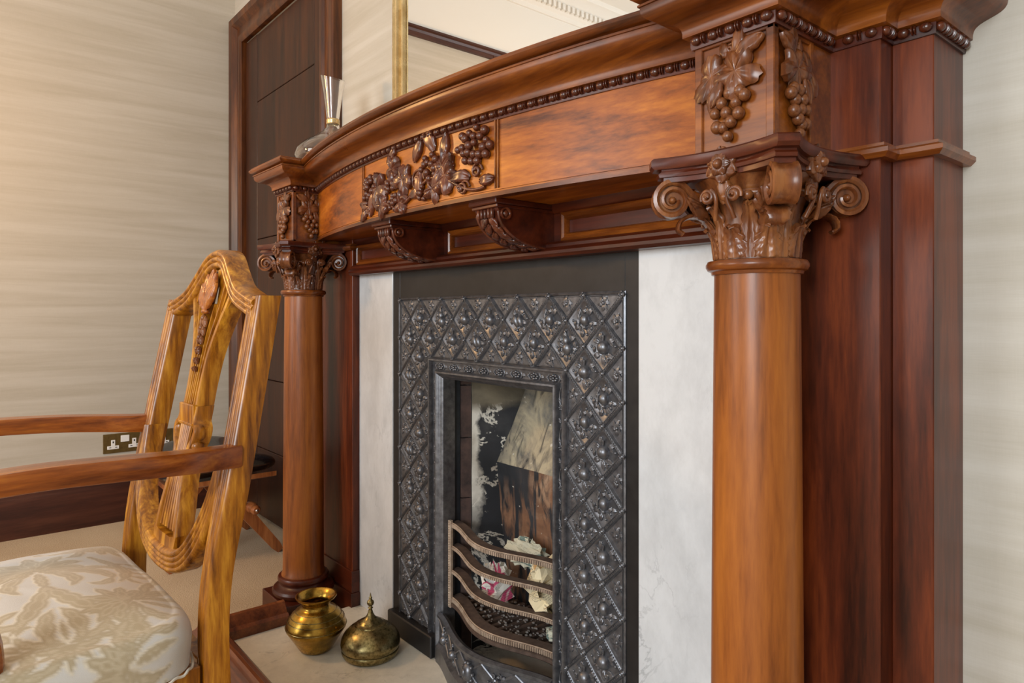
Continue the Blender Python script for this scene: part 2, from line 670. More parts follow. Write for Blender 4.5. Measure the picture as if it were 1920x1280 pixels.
# the door
door = MB()
door.box(DX0, DX0 + .006, YW, YW + .05, 0, DZ1)
door.box(DX1 - .006, DX1, YW, YW + .05, 0, DZ1)
door.box(DX0, DX1, YW + .045, YW + .07, 0, DZ1)
door1 = struct('door_1', door, W_door)
yd = YW - .004
m = MB()
m.box(DX0 + .008, -3.178, yd, yd + .045, .01, DZ1 - .008, .0015)
m.build('door_stile', W_door, door1)
m = MB(); m.box(-2.548, DX1 - .008, yd, yd + .045, .01, DZ1 - .008, .0015)
m.build('door_stile', W_door, door1)
zs = [.01, .32, .636, 1.272, 1.905, DZ1 - .008]
for a, b in zip(zs, zs[1:]):
    m = MB(); m.box(-3.1765, -2.5495, yd + .001, yd + .045, a + .0015, b - .0015, .002)
    m.build('door_panel', W_door, door1)
m = MB(); m.box(-2.465, -2.457, yd - .014, yd + .02, 2.06, 2.2, .001); m.tube([(-2.461, yd - .012, 2.06), (-2.461, yd - .012, 2.2)], .006, 8)  # narrow pale brass strip with a thin rod, high on the door edge
m.build('edge_strip', M_brass, door1, label='narrow pale brass strip on the door edge')
# casing, mitred frame
prof_c = [(0, 0), (0, -.022), (.012, -.030), (.03, -.030), (.038, -.020), (.085, -.014), (.095, -.024), (.106, -.036), (.134, -.040), (.142, -.034), (.142, 0)]


def casing_ring(xa, xb, z):
    pass


rings = []
for (px, pz, sx, sz) in [(DX0, 0, -1, 0), (DX0, DZ1, -1, 1), (DX1, DZ1, 1, 1), (DX1, 0, 1, 0)]:
    rings.append([(px + sx * a, YW + b, pz + sz * a) for a, b in prof_c])
m = MB(); m.loft(rings, True)
m.build('door_casing', W_case, door1)

# wall light-coloured socket plate on the left wall
pl = thing('socket_plate', 'bronze wall plate with white three-pin sockets on the left wall, behind the armchair', 'socket', (XL, .69, .35))
y0, y1, zc, hz = .551, .836, .350, .043
m = MB(); m.box(XL, XL + .006, y0, y1, zc - hz, zc + hz, .0015)
m.build('plate', M_plate, pl)
for yy in (.590, .674, .797):
    m = MB()
    zz = zc - .004
    m.box(XL + .005, XL + .0085, yy - .008, yy + .008, zz - .008, zz + .020, .0008)
    m.box(XL + .005, XL + .0085, yy - .023, yy + .023, zz - .021, zz - .006, .0008)
    so = m.build('socket_face', M_white, pl)
    m = MB()
    m.box(XL + .008, XL + .0092, yy - .0025, yy + .0025, zz + .006, zz + .014)
    for d in (-.012, .012):
        m.box(XL + .008, XL + .0092, yy + d - .004, yy + d + .004, zz - .0145, zz - .0115)
    m.build('pin_slot', M_black, so)
m = MB(); m.box(XL + .005, XL + .009, .620, .654, zc + .004, zc + .033, .001)
m.build('switch', M_white, pl, label='square white rocker module')
for yy in (.712, .745):
    pass

# ================================================================== HEARTH
h = MB(); h.box(-1.9425, -.62, .603, 1.004, 0.0, Z0, .001)
h.box(-1.80, -.80, 1.0045, 1.28, 0.0, Z0 - .001)
tag(h.build('hearth_slab', M_hearth), 'grey-veined white marble hearth slab under the brass pots', 'hearth')['kind'] = 'structure'
bpy.data.objects['hearth_slab'].name = 'hearth'
k = MB()
prof_k = [(a, b * 1.18) for a, b in [(0, 0), (0, .046), (.008, .052), (.016, .050), (.022, .058), (.034, .072), (.044, .074), (.050, .068), (.056, .066), (.066, .052), (.076, .046), (.076, 0)]]
mitre(k, [(-1.9425, .776), (-1.9425, .603), (-.62, .603), (-.62, .776)], prof_k, 1)
kerb = k.build('hearth_kerb', W_kerb)
print('kerb x range', min(v.co.x for v in kerb.data.vertices), max(v.co.x for v in kerb.data.vertices))
tag(kerb, 'moulded mahogany kerb framing the marble hearth on the carpet', 'kerb')

# ================================================================== FIREPLACE SURROUND
XC = -1.293
SUR = thing('fireplace_surround', 'carved mahogany bow-fronted fireplace surround with two columns against the wall', 'fireplace', (XC, 1.0, 0))
bow = lambda x: .803 + .18 * (x - XC) ** 2
COLX = (-2.075, -.517)
CY = .875
BL = (-2.14, -2.012)   # left block x range
BR = (-.577, -.457)
BF = .815              # block front y
Y1, Y2 = .972, 1.010
PE0, PE1, PE2 = -.637, -.392, -.340      # right pilaster edges
PL0, PL1 = -2.19, -1.935
ZS, ZB, ZT = 1.157, 1.300, 1.388   # soffit, frieze top, shelf top

# -- pilasters behind the columns
m = MB()
m.box(PE0, PE1, Y1, YW, 0.0, ZB + .02, .0012)
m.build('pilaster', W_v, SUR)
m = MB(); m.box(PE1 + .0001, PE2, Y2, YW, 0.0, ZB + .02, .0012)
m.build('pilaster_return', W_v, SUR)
m = MB(); m.box(PL0, PL1, Y1, YW, 0.0, ZB + .02, .0012)
m.build('pilaster', W_v, SUR)
m = MB(); m.box(-2.25, PL0 - .0001, Y2, YW, 0.0, ZB + .02, .0012)
m.build('pilaster_return', W_v, SUR)
# stiles next to the marble
# plinth blocks of the left pilaster (two steps)
m = MB()
m.box(-2.20, PL1 + .008, Y1 - .008, .994, 0, .072, .001)
m.box(-2.196, PL1 + .005, Y1 - .005, .994, .072, .138, .0015)
m.build('pilaster_base', W_s, SUR)
m = MB()
m.box(PE0 - .008, PE1 + .004, Y1 - .008, Y1 + .02, 0, .072, .001)
m.box(PE0 - .005, PE1 + .003, Y1 - .005, Y1 + .02, .072, .138, .0015)
m.build('pilaster_base', W_s, SUR)

# neck band around the backing pilasters at the level of the abacus
nb = MB()
prof_n = [(-.002, 0), (.010, 0), (.016, .006), (.016, .012), (.008, .016), (.008, .020), (-.002, .022)]
mitre(nb, [(PE0, Y1), (PE1, Y1), (PE1, Y2), (PE2, Y2), (PE2, YW)], prof_n, 1, 1.139)
nb.build('neck_band', W_m, SUR)
nb = MB()
mitre(nb, [(PL0, YW), (PL0, Y1), (PL1, Y1), (PL1, 1.07)], prof_n, 1, 1.125)
nb.build('neck_band', W_m, SUR)

# -- bowed frieze
NB = 40
bx = [lerp(BL[1], BR[0], i / NB) for i in range(NB + 1)]


def bow_strip(m, xa, xb, z0, z1, out, back, n=24):
    """curved solid following the bow between xa and xb, out = proud of the frieze"""
    rings = []
    for i in range(n + 1):
        x = lerp(xa, xb, i / n)
        yb = bow(x) - out
        ye = bow(x) + back if back < .5 else 1.08
        rings.append([(x, yb, z0), (x, yb, z1), (x, ye, z1), (x, ye, z0)])
    m.loft(rings)


m = MB()
bow_strip(m, BL[1] + .001, BR[0] - .001, ZS, ZB + .03, 0, 1)
FR = m.build('frieze', W_h, SUR)
m = MB()
bow_strip(m, BL[1] + .002, BR[0] - .002, ZS - .002, ZS + .006, .0035, .02, 40)
m.build('edge_bead', W_m, SUR)
m = MB()
bow_strip(m, BL[1] + .002, BR[0] - .002, ZS + .010, ZS + .0125, .002, .01, 40)
m.build('fillet', W_h, SUR)
for xx in (-1.562, -1.024):
    for d in (-.005, .003):
        m = MB(); bow_strip(m, xx + d, xx + d + .0032, ZS + .0125, ZB, .0032, .01, 2)
        m.build('fillet', W_m, FR)

# -- panel behind the corbels, with raised frames, and shelf moulding over the marble
m = MB()
m.box(PL1, PE0, .99, YW, 1.05, ZS, .001)
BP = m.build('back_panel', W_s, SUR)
m = MB()
mitre(m, [(PL1, .97), (PE0, .97)], [(-.03, 0), (.006, 0), (.012, .006), (.012, .012), (.004, .020), (.004, .026), (-.004, .032), (-.03, .032)], 1, 1.047)
m.build('lower_moulding', W_s, SUR)
m = MB()
mitre(m, [(PL1, .985), (PE0, .985)], [(-.02, 0), (.0, 0), (.008, .010), (.010, .018), (-.02, .018)], 1, 1.139)
m.build('upper_moulding', W_s, SUR)
cbx = (-1.497, -1.087)
for a, b in ((-1.925, -1.56), (-1.43, -1.15), (-1.02, -.645)):
    m = MB()
    pr = [(0, 0), (0, -.010), (.004, -.012), (.008, -.008), (.012, -.012), (.016, -.004), (.016, 0)]
    rings = []
    za, zb = 1.080, 1.138
    for (px, pz, sx, sz) in [(a, za, 1, 1), (b, za, -1, 1), (b, zb, -1, -1), (a, zb, 1, -1)]:
        rings.append([(px + sx * u, .99 + w, pz + sz * u) for u, w in pr])
    m.loft(rings, loop=True)
    m.build('panel_frame', W_m, BP)


# -- cornice and shelf following blocks, bow and pilasters
bowpts = [(x, bow(x)) for x in bx]
path = [(BL[0], YW), (BL[0], BF), (BL[1], BF)] + bowpts + [(BR[0], BF), (BR[1], BF), (BR[1], Y1), (PE1, Y1), (PE1, Y2), (PE2, Y2), (PE2, YW)]
# the bow meets the block sides
path_c = [path[0], path[1], path[2]] + bowpts + path[3 + len(bowpts):]
cym = [(.004, 0), (.012, .002)]
for i in range(13):
    t = i / 12
    cym.append((.012 + .042 * (t - .16 * math.sin(2 * PI * t)) , .004 + .044 * (t + .06 * math.sin(2 * PI * t))))
cym += [(.0565, .0485), (.0565, .0515), (.050, .0525), (.050, .0555), (.0585, .0565), (.0635, .0595), (.066, .064), (.0645, .068), (.061, .0695), (.061, .073)]
pc = [(-.02, -.004)] + cym + [(-.02, .073)]
m = MB()
mitre(m, path_c, pc, 1, ZT - .073)
CO = m.build('cornice', W_m, SUR, smooth=30)
# shelf board = top
m = MB()
pp = []
for i, (x, y) in enumerate(path_c):
    pp.append((x, y))
n = len(pp)
top = [(x, y, ZT - .004) for x, y in pp]
bot = [(x, y, ZT - .03) for x, y in pp]
m.add(top + bot, [tuple(range(n)), tuple(range(2 * n - 1, n - 1, -1))] + [(i, i + n, (i + 1) % n + n, (i + 1) % n) for i in range(n)])
m.build('shelf_board', W_h, SUR)

# bead and reel: a cove strip with every bead and reel on it
m = MB()
mitre(m, path_c, [(-.01, 0), (.003, 0), (.004, .004), (.004, .018), (-.01, .018)], 1, ZB)
BE = m.build('bead_moulding', W_s, SUR)
bm_ = MB(); bm_.ell((0, 0, 0), (.0080, .0060, .0066), 12, 8)
bead_me = bm_.mesh('bead'); bead_me.materials.append(W_kd)
bm_ = MB(); bm_.M = Matrix.Rotation(PI / 2, 4, 'Y')
for d in (-.0019, .0019):
    bm_.lathe([(0, d - .0013), (.0048, d - .0013), (.0067, d - .0006), (.0067, d + .0006), (.0048, d + .0013), (0, d + .0013)], 12)
reel_me = bm_.mesh('reel'); reel_me.materials.append(W_kd)
pitch = .0250


def place_beads(pts, out=.0065):
    P = [Vector((a[0], a[1])) for a in pts]
    L = [0]
    for a, b in zip(P, P[1:]):
        L.append(L[-1] + (b - a).length)
    nseg = max(1, round(L[-1] / pitch))
    for q in range(nseg):
        for typ, fr in (('bead', .5), ('reel', 1.0)):
            if typ == 'reel' and q == nseg - 1:
                continue
            s = (q + fr) / nseg * L[-1]
            i = max(k for k in range(len(L) - 1) if L[k] <= s + 1e-9)
            t = (s - L[i]) / (L[i + 1] - L[i])
            p = P[i].lerp(P[i + 1], t)
            d = (P[i + 1] - P[i]).normalized()
            nn = Vector((d.y, -d.x))
            p = p + nn * out
            inst(typ, bead_me if typ == 'bead' else reel_me, BE, (p.x, p.y, ZB + .010), (0, 0, math.atan2(d.y, d.x)))


o_ = .006
place_beads([(BL[0], .98), (BL[0], BF - o_)])
place_beads([(BL[0] - o_, BF), (BL[1] + o_, BF)])
place_beads([(BL[1], BF - o_), (BL[1], bow(BL[1]) - o_)])
place_beads([(x, bow(x)) for x in bx[0:]])
place_beads([(BR[0] - o_, BF), (BR[1] + o_, BF)])
place_beads([(BR[1], BF - o_), (BR[1], Y1 - o_)])
place_beads([(BR[1] + .01, Y1), (PE1 + o_, Y1)])
place_beads([(PE1, Y1 - o_), (PE1, Y2 - o_)])
place_beads([(PE1 + .003, Y2), (PE2 + o_, Y2)])
place_beads([(PE2, Y2 - o_), (PE2, YW)])


# ------------------------------------------------------------------ carving vocabulary
def vine_leaf(m, M, L, depth=.006, lobes=5, seed=0, cup=.3, asp=.9):
    """lobed leaf in local xy, stem at origin pointing -y side, tip at +y*L"""
    keep = m.M
    m.M = keep @ M
    rnd = random.Random(seed)
    nth, nr = 44, 7
    ph = rnd.uniform(-.15, .15)

    def f(u, v):
        th = u * 2 * PI
        # angle measured from the tip direction
        a = (th + PI) % (2 * PI) - PI
        lob = abs(math.cos(a * lobes / 2 * .92 + ph * .3)) ** .8
        R = .60 + .40 * lob - .28 * (abs(a) / PI) ** 3
        R *= 1 + .05 * math.sin(a * 17 + seed)
        r = v * R
        rr = v
        h = depth * (.75 + .20 * math.cos(a * lobes) * rr - cup * (1 - rr) ** 2 * .8 + .30 * rr * math.sin(a * 2 + seed) - .5 * rr ** 4)
        h += depth * .08 * math.cos(a * lobes * 4) * rr
        # vein grooves radiating
        g = abs(math.sin(a * lobes / 2 * .92 + ph * .3 + PI / 2 * 0))
        h -= depth * .22 * math.exp(-(g * 7) ** 2) * (rr > .1)
        return (math.sin(a) * r * L * .62 * asp, (.40 + math.cos(a) * r * .62) * L, h)
    nu = nth
    vs, fs = [], []
    c0 = f(0, 0)
    vs.append(c0)
    for j in range(1, nr + 1):
        for i in range(nu):
            vs.append(f(i / nu, j / nr))
    for i in range(nu):   # skirt
        p = f(i / nu, 1)
        vs.append((p[0] * .97, p[1] * .985, -.001))
    for i in range(nu):
        fs.append((0, 1 + i, 1 + (i + 1) % nu))
    for j in range(nr):
        for i in range(nu):
            a, b2 = 1 + j * nu, 1 + (j + 1) * nu
            fs.append((a + i, b2 + i, b2 + (i + 1) % nu, a + (i + 1) % nu))
    m.add(vs, fs)
    m.M = keep


def long_leaf(m, M, L, Wd, h=.006, bend=0.0, curl=0.0, teeth=4, seed=0):
    """pointed leaf along +y, arched; bend sideways, curl lifts the tip"""
    keep = m.M
    m.M = keep @ M
    nt_, nw = 18, 8
    vs, fs = [], []
    for i in range(nt_ + 1):
        t = i / nt_
        w = Wd * math.sin(PI * min(t * .93 + .05, 1)) ** .7 * (1 + .16 * abs(math.sin(teeth * PI * t)))
        if i == nt_:
            w = Wd * .05
        cx = bend * t * t * L
        for j in range(nw + 1):
            s = j / nw * 2 - 1
            z = h * (math.sin(PI * min(t * .9 + .1, 1)) * (.85 - .5 * s * s) - .30 * math.exp(-(s * 5) ** 2)) + curl * t ** 3
            z += h * .12 * math.cos(s * 9) * math.sin(PI * t)
            y = t * L - .18 * Wd * abs(s) * (1 - t)
            vs.append((cx + s * w, y, z))
        # closing edges down to the ground
        vs.append((cx + w * .98, t * L, -.001))
        vs.append((cx - w * .98, t * L, -.001))
    K = nw + 3
    for i in range(nt_):
        a, b2 = i * K, (i + 1) * K
        for j in range(nw):
            fs.append((a + j, a + j + 1, b2 + j + 1, b2 + j))
        fs.append((a + nw, a + nw + 1, b2 + nw + 1, b2 + nw))
        fs.append((a + nw + 2, a, b2, b2 + nw + 2))
    m.add(vs, fs)
    m.M = keep


def curlique(m, M, R, turns, r0=.0018, w=.0018, stretch=0.0, n=8):
    """tendril spiral in local xy, raised"""
    keep = m.M
    m.M = keep @ M
    pts, rad = [], []
    K = int(14 * turns)
    for i in range(K + 1):
        t = i / K
        r = R * (1 - .82 * t)
        a = t * turns * 2 * PI
        pts.append((r * math.cos(a) + stretch * t, r * math.sin(a), r0 + .003 * t))
        rad.append(w * (.8 + .5 * t))
    m.tube(pts, rad, n)
    m.M = keep


def T(x, y, z=0, rz=0, tilt=0, sx=1.0):
    return Matrix.Translation((x, y, z)) @ Matrix.Rotation(rz, 4, 'Z') @ Matrix.Rotation(tilt, 4, 'X') @ Matrix.Diagonal((sx, 1, 1, 1))


# grape bunch panel for the blocks, local: x right, y up, z out; origin panel centre
GR = [(-.006, .001), (.010, .001), (-.018, -.010), (.004, -.013), (.017, -.006), (-.029, -.022), (-.011, -.024), (.008, -.028),
      (-.026, -.041), (-.016, -.043), (-.004, -.037), (-.009, -.056)]


def bunch_parts(name, parent, Mw, small, seed):
    """each grape its own sub-part, the leaves as one carving, on block face"""
    mats = W_k if not small else W_kd
    car = MB()
    car.M = Mw
    vine_leaf(car, T(.012, .050, .005, PI - .15), .060, .012, 5, seed, .2, 1.05)
    vine_leaf(car, T(-.014, .046, .004, PI - .75), .062, .009, 3, seed + 2, .2, .75)
    long_leaf(car, T(.008, .046, .006, -.95), .044, .011, .008, .2, .005)
    long_leaf(car, T(.004, .050, .004, -.55), .036, .010, .008, -.3, .004)
    long_leaf(car, T(-.016, .030, .004, 1.9), .036, .012, .008, .2)
    long_leaf(car, T(-.022, .012, .004, 2.7), .038, .012, .009, -.2, .002)
    long_leaf(car, T(-.016, .018, .010, 2.95), .036, .009, .008, .2, .003)
    long_leaf(car, T(-.004, .052, .003, 1.0), .024, .008, .006, .3)
    curlique(car, T(-.030, .044, .0), .010, 2.6, .002, .0014, -.013)
    curlique(car, T(-.004, .060, .0), .008, 1.4, .002, .0018)
    return car


gm = MB(); gm.ell((0, 0, 0), (1, 1, 1), 12, 8)
grape_me = gm.mesh('grape'); grape_me.materials.append(W_k)
gm = MB(); gm.ell((0, 0, 0), (1, 1, 1), 12, 8)
grape_med = gm.mesh('grape'); grape_med.materials.append(W_kd)


def face_matrix(c, right, up):
    r = Vector(right).normalized(); u = Vector(up).normalized(); nrm = r.cross(u)
    M = Matrix((r, u, nrm)).transposed().to_4x4()
    M.translation = Vector(c)
    return M


def block(xr, label_small):
    x0, x1 = xr
    yb = .921
    ye = Y1 + .001
    zb, zt = 1.147, ZB + .012
    m = MB()
    m.box(x0 + .004, x1 - .004, BF + .004, yb, zb, zt)
    m.box(x0 + .002, x1 - .002, yb, ye, zb, zt)
    # corner stiles and rails leave sunk panels
    e = .012
    for (xa, xb) in ((x0, x0 + e), (x1 - e, x1)):
        m.box(xa, xb, BF, BF + e, zb, zt, .0012)
    m.box(x1 - e, x1, yb - e, yb - .001, zb, zt, .0012)
    m.box(x0, x0 + e, yb - e, yb - .001, zb, zt, .0012)
    m.box(x0, x1, BF + .0003, BF + .01, zb, zb + .008, .001)
    m.box(x0, x1, BF + .0003, BF + .01, zt - .016, zt, .001)
    m.box(x1 - .01, x1 - .0003, BF, yb - .001, zb, zb + .008, .001)
    m.box(x1 - .01, x1 - .0003, BF, yb - .001, zt - .016, zt, .001)
    bl = m.build('frieze_block', W_m, SUR)
    wx, wy = (x1 - x0), (yb - BF)
    zmid = 1.226
    for (c, right, wid, sd) in ((((x0 + x1) / 2, BF + .004, zmid), (1, 0, 0), wx, 1), ((x1 - .004, (BF + yb) / 2, zmid), (0, 1, 0), wy, 5)):
        k = wid / .124
        Mw = face_matrix(c, right, (0, 0, 1)) @ Matrix.Diagonal((k * (1 if sd == 1 else -1), 1.0, 1, 1))
        car = bunch_parts('carving', bl, Mw, False, sd)
        ob = car.build('leaf_carving', W_k, bl, smooth=60)
        for (gx, gy) in GR:
            p = Mw @ Vector((gx + .004, gy - .002, .008))
            n_ = (Mw.to_3x3() @ Vector((0, 0, 1))).normalized()
            rr = .0078 + .0006 * math.sin(gx * 900)
            inst('grape', grape_me, bl, p, None, (rr, rr, rr * 1.08))
    return bl


block(BL, 1)
block(BR, 0)

# -- central carved panel of the frieze, laid on the bow
def bowM(s, z, out=0.0, rz=0.0, tilt=0.0, sx=1.0):
    s = s * 1.2
    x = XC + s
    tn = Vector((1, .36 * s, 0)).normalized()
    Mw = face_matrix((x, bow(x), z), tn, (0, 0, 1))
    Mw = Mw @ Matrix.Translation((0, 0, out))
    return Mw @ Matrix.Rotation(rz, 4, 'Z') @ Matrix.Rotation(tilt, 4, 'X') @ Matrix.Diagonal((sx, 1, 1, 1))


ZM = (ZS + ZB) / 2 + .002
car = MB()
rnd = random.Random(4)
for (s, z, L, rz, sd, typ) in [
        (.105, .030, .075, 2.55, 1, 'v'), (.060, .045, .070, .35, 2, 'l'), (.120, -.005, .070, 2.0, 3, 'v'), (.020, .010, .06, 2.7, 4, 'l'),
        (-.035, .030, .072, 3.0, 5, 'v'), (-.005, .035, .055, -.8, 6, 'l'), (-.070, .010, .060, .5, 7, 'v'), (-.135, .030, .075, 2.9, 8, 'v'),
        (-.160, -.005, .060, 2.4, 9, 'l'), (-.120, -.020, .060, 2.9, 10, 'v'), (.060, -.015, .055, 3.3, 11, 'v'), (.160, -.030, .055, 1.1, 12, 'l'),
        (.185, -.040, .045, -1.7, 13, 'l'), (-.185, -.030, .05, 1.9, 14, 'l'), (.025, -.025, .05, 2.2, 15, 'l'), (-.09, .045, .045, -.3, 16, 'l'),
        (.085, .020, .055, -.6, 17, 'l'), (-.20, -.045, .04, 2.3, 18, 'l'), (-.055, -.03, .05, 3.6, 19, 'v')]:
    if typ == 'v':
        vine_leaf(car, bowM(s, ZM + z, .003, rz), L, .014, 5, sd, .35, .95)
    else:
        long_leaf(car, bowM(s, ZM + z, .002, rz), L, L * .24, .011, rnd.uniform(-.5, .5), .006)
for (s, z, R, tu, sx) in [(.010, -.010, .026, 1.5, 0), (.150, -.048, .014, 2.5, -.018), (-.19, -.045, .013, 2.5, .01), (.18, -.02, .016, 1.5, 0), (-.15, .02, .018, 1.4, 0), (.095, .0, .03, 1.2, 0)]:
    curlique(car, bowM(s, ZM + z), R, tu, .004, .0032, sx)
pts = [Vector(bowM(s, ZM - .035 + .022 * math.sin(s * 26), .005).translation) for s in [i * .01 - .2 for i in range(41)]]
car.tube(pts, .0035, 8)
PC = car.build('vine_carving', W_kd, SUR, smooth=60)


def cluster(s0, z0, n, spread, seed, r=.0085, down=1):
    rn = random.Random(seed)
    pts = []
    tries = 0
    while len(pts) < n and tries < 4000:
        tries += 1
        a, q = rn.uniform(0, 2 * PI), math.sqrt(rn.random())
        s, z = s0 + spread * q * math.cos(a), z0 + spread * .85 * q * math.sin(a)
        if all((s - a_) ** 2 + (z - b_) ** 2 > (r * 1.45) ** 2 for a_, b_, c_ in pts):
            pts.append((s, z, .006 + .008 * (1 - q)))
    for s, z, o in pts:
        M4 = bowM(s, z, o)
        rr = r * rn.uniform(.85, 1.12)
        inst('grape', grape_med, PC, M4.translation, None, (rr, rr, rr))


cluster(.175, ZM + .030, 22, .042, 1)
cluster(.055, ZM + .012, 12, .030, 2, .0078)
cluster(-.175, ZM + .012, 14, .030, 3, .0078)
cluster(-.09, ZM - .005, 8, .018, 4, .007)
cluster(-.075, ZM - .045, 8, .020, 5, .0065)
cluster(.03, ZM - .040, 6, .018, 6, .0065)
cluster(-.195, ZM - .020, 5, .014, 7, .0065)


# -- corbels
def corbel(xc):
    w = .037
    m = MB()
    # side profile (y, z)
    prof = [(.838, 1.157), (.838, 1.138)]
    for i in range(15):
        t = i / 14
        a = t * PI / 2
        prof.append((.838 + .004 + .128 * (1 - math.cos(a)) ** 1.0 * 1.0, 1.132 - .066 * math.sin(a)))
    prof += [(.99, 1.066), (.99, 1.157)]
    P0 = [(xc - w, y, z) for y, z in prof]
    P1 = [(xc + w, y, z) for y, z in prof]
    n = len(prof)
    m.add(P0 + P1, [tuple(range(n)), tuple(range(2 * n - 1, n - 1, -1))] + [(i, i + n, (i + 1) % n + n, (i + 1) % n) for i in range(n)])
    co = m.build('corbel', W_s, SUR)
    m = MB()
    m.box(xc - w - .008, xc + w + .008, .826, .99, 1.146, 1.1575, .002)
    m.box(xc - w - .004, xc + w + .004, .832, .99, 1.139, 1.146, .0015)
    m.build('corbel_cap', W_s, co)
    for sx in (-1, 1):
        m = MB()
        # scroll disc on each side
        m.M = Matrix.Translation((xc + sx * w, .856, 1.128)) @ Matrix.Rotation(PI / 2, 4, 'Y')
        m.lathe([(0, -.006), (.012, -.006), (.0125, .0), (.012, .0055), (.009, .005), (.007, .002), (.005, .005), (.002, .007), (0, .007)], 20)
        m.build('scroll', W_kd, co)
    # raised border and leaf carving on the curved face
    m = MB()
    for sx in (-1, 1):
        pts, Ns = [], []
        for i in range(15):
            a = i / 14 * PI / 2
            pts.append((xc + sx * (w - .003), .842 + .128 * (1 - math.cos(a)), 1.132 - .066 * math.sin(a)))
        m.tube(pts, .0034, 8)
    for i in range(6):
        a = (.10 + i * .25)
        y, z = .842 + .128 * (1 - math.cos(a)), 1.132 - .066 * math.sin(a)
        nrm = Vector((0, -math.cos(a) * .066, -math.sin(a) * .128)).normalized()
        tng = Vector((0, .128 * math.sin(a), -.066 * math.cos(a))).normalized()
        for sx in (-1, 1):
            Mw = face_matrix((xc, y, z), nrm.cross(Vector(tng)) * -1, tng)
            r3 = Vector((1, 0, 0))
            Mw = Matrix((tng.cross(nrm), tng, nrm)).transposed().to_4x4()
            Mw.translation = Vector((xc + sx * .004, y, z))
            long_leaf(m, Mw @ Matrix.Rotation(-sx * .75 * (1 if tng.cross(nrm).x > 0 else -1), 4, 'Z'), .032, .008, .007)
    for i in range(5):
        m.box(xc - .026 + i * .011, xc - .020 + i * .011, .833, .842, 1.120, 1.139, .002)
    m.build('leaf_carving', W_kd, co, smooth=60)


for x in cbx:
    corbel(x)


# -- columns
def volute(m, c, d, R, w, flip=1):
    """scroll in the vertical plane (d, z) centred at c"""
    c = Vector(c); d = Vector(d).normalized(); up = Vector((0, 0, 1)); lat = d.cross(up)
    pts, Ns, sc = [], [], []
    # stem rising from the bell
    st = [(-2.3, -1.75), (-1.75, -.9), (-1.15, .15), (-.55, .82)]
    for a, b in spline([(a, b, 0) for a, b in st] + [(0, 1, 0)], 4)[:-1] if False else []:
        pass
    stem = spline([Vector((a, b, 0)) for a, b in st] + [Vector((0, 1, 0))], 5)[:-1]
    K = 40
    spi = []
    for i in range(K + 1):
        t = i / K
        a = PI / 2 - t * 2 * PI * 1.75
        r = 1 - .70 * t
        spi.append(Vector((r * math.cos(a), r * math.sin(a), 0)))
    allp = stem + spi
    for i, p in enumerate(allp):
        q = allp[min(i + 1, len(allp) - 1)] - allp[max(i - 1, 0)]
        q.normalize()
        nn = Vector((-q.y, q.x, 0))     # outward side
        pts.append(c + (d * p.x + up * p.y) * R)
        Ns.append(d * nn.x + up * nn.y)
        k = 1.0 if i < len(stem) else 1 - .45 * (i - len(stem)) / K
        kw = lerp(.45, 1, min(1, i / len(stem)))
        sc.append((k, kw))
    th = R * .17
    hw = w / 2
    prof = [(-th, -hw * .8), (-th * .2, -hw), (th, -hw * .92), (th, -hw * .6), (th * .55, -hw * .45), (th * .55, hw * .45), (th, hw * .6), (th, hw * .92), (-th * .2, hw), (-th, hw * .8)]
    m.ribbon(pts, Ns, lat, prof, sc)
    keep = m.M
    M = Matrix((up, d, lat)).transposed().to_4x4()
    M.translation = c
    m.M = keep @ M
    m.lathe([(0, -hw * .55), (R * .92, -hw * .55), (R * .92, hw * .55), (0, hw * .55)], 20)
    m.M = keep
    # eye
    m.M = keep @ Matrix.Translation(c) @ M.to_3x3().to_4x4()
    m.ell((0, 0, 0), (R * .27, R * .27, hw * 1.05), 12, 8)
    m.M = keep


def rosette(m, M, R):
    keep = m.M
    m.M = keep @ M
    m.lathe([(0, -.004), (R * .5, -.004), (R * .55, R * .2), (0, R * .3)], 16)
    m.M = keep
    for i in range(6):
        long_leaf(m, M @ Matrix.Rotation(i * PI / 3, 4, 'Z'), R * .92, R * .44, R * .34, 0, R * .2, 0)
    for i in range(6):
        long_leaf(m, M @ Matrix.Translation((0, 0, R * .22)) @ Matrix.Rotation(i * PI / 3 + .5, 4, 'Z'), R * .6, R * .25, R * .3, 0, R * .12, 2)
    m.M = keep @ M
    m.ell((0, 0, R * .38), (R * .26, R * .26, R * .30), 10, 7)
    m.M = keep


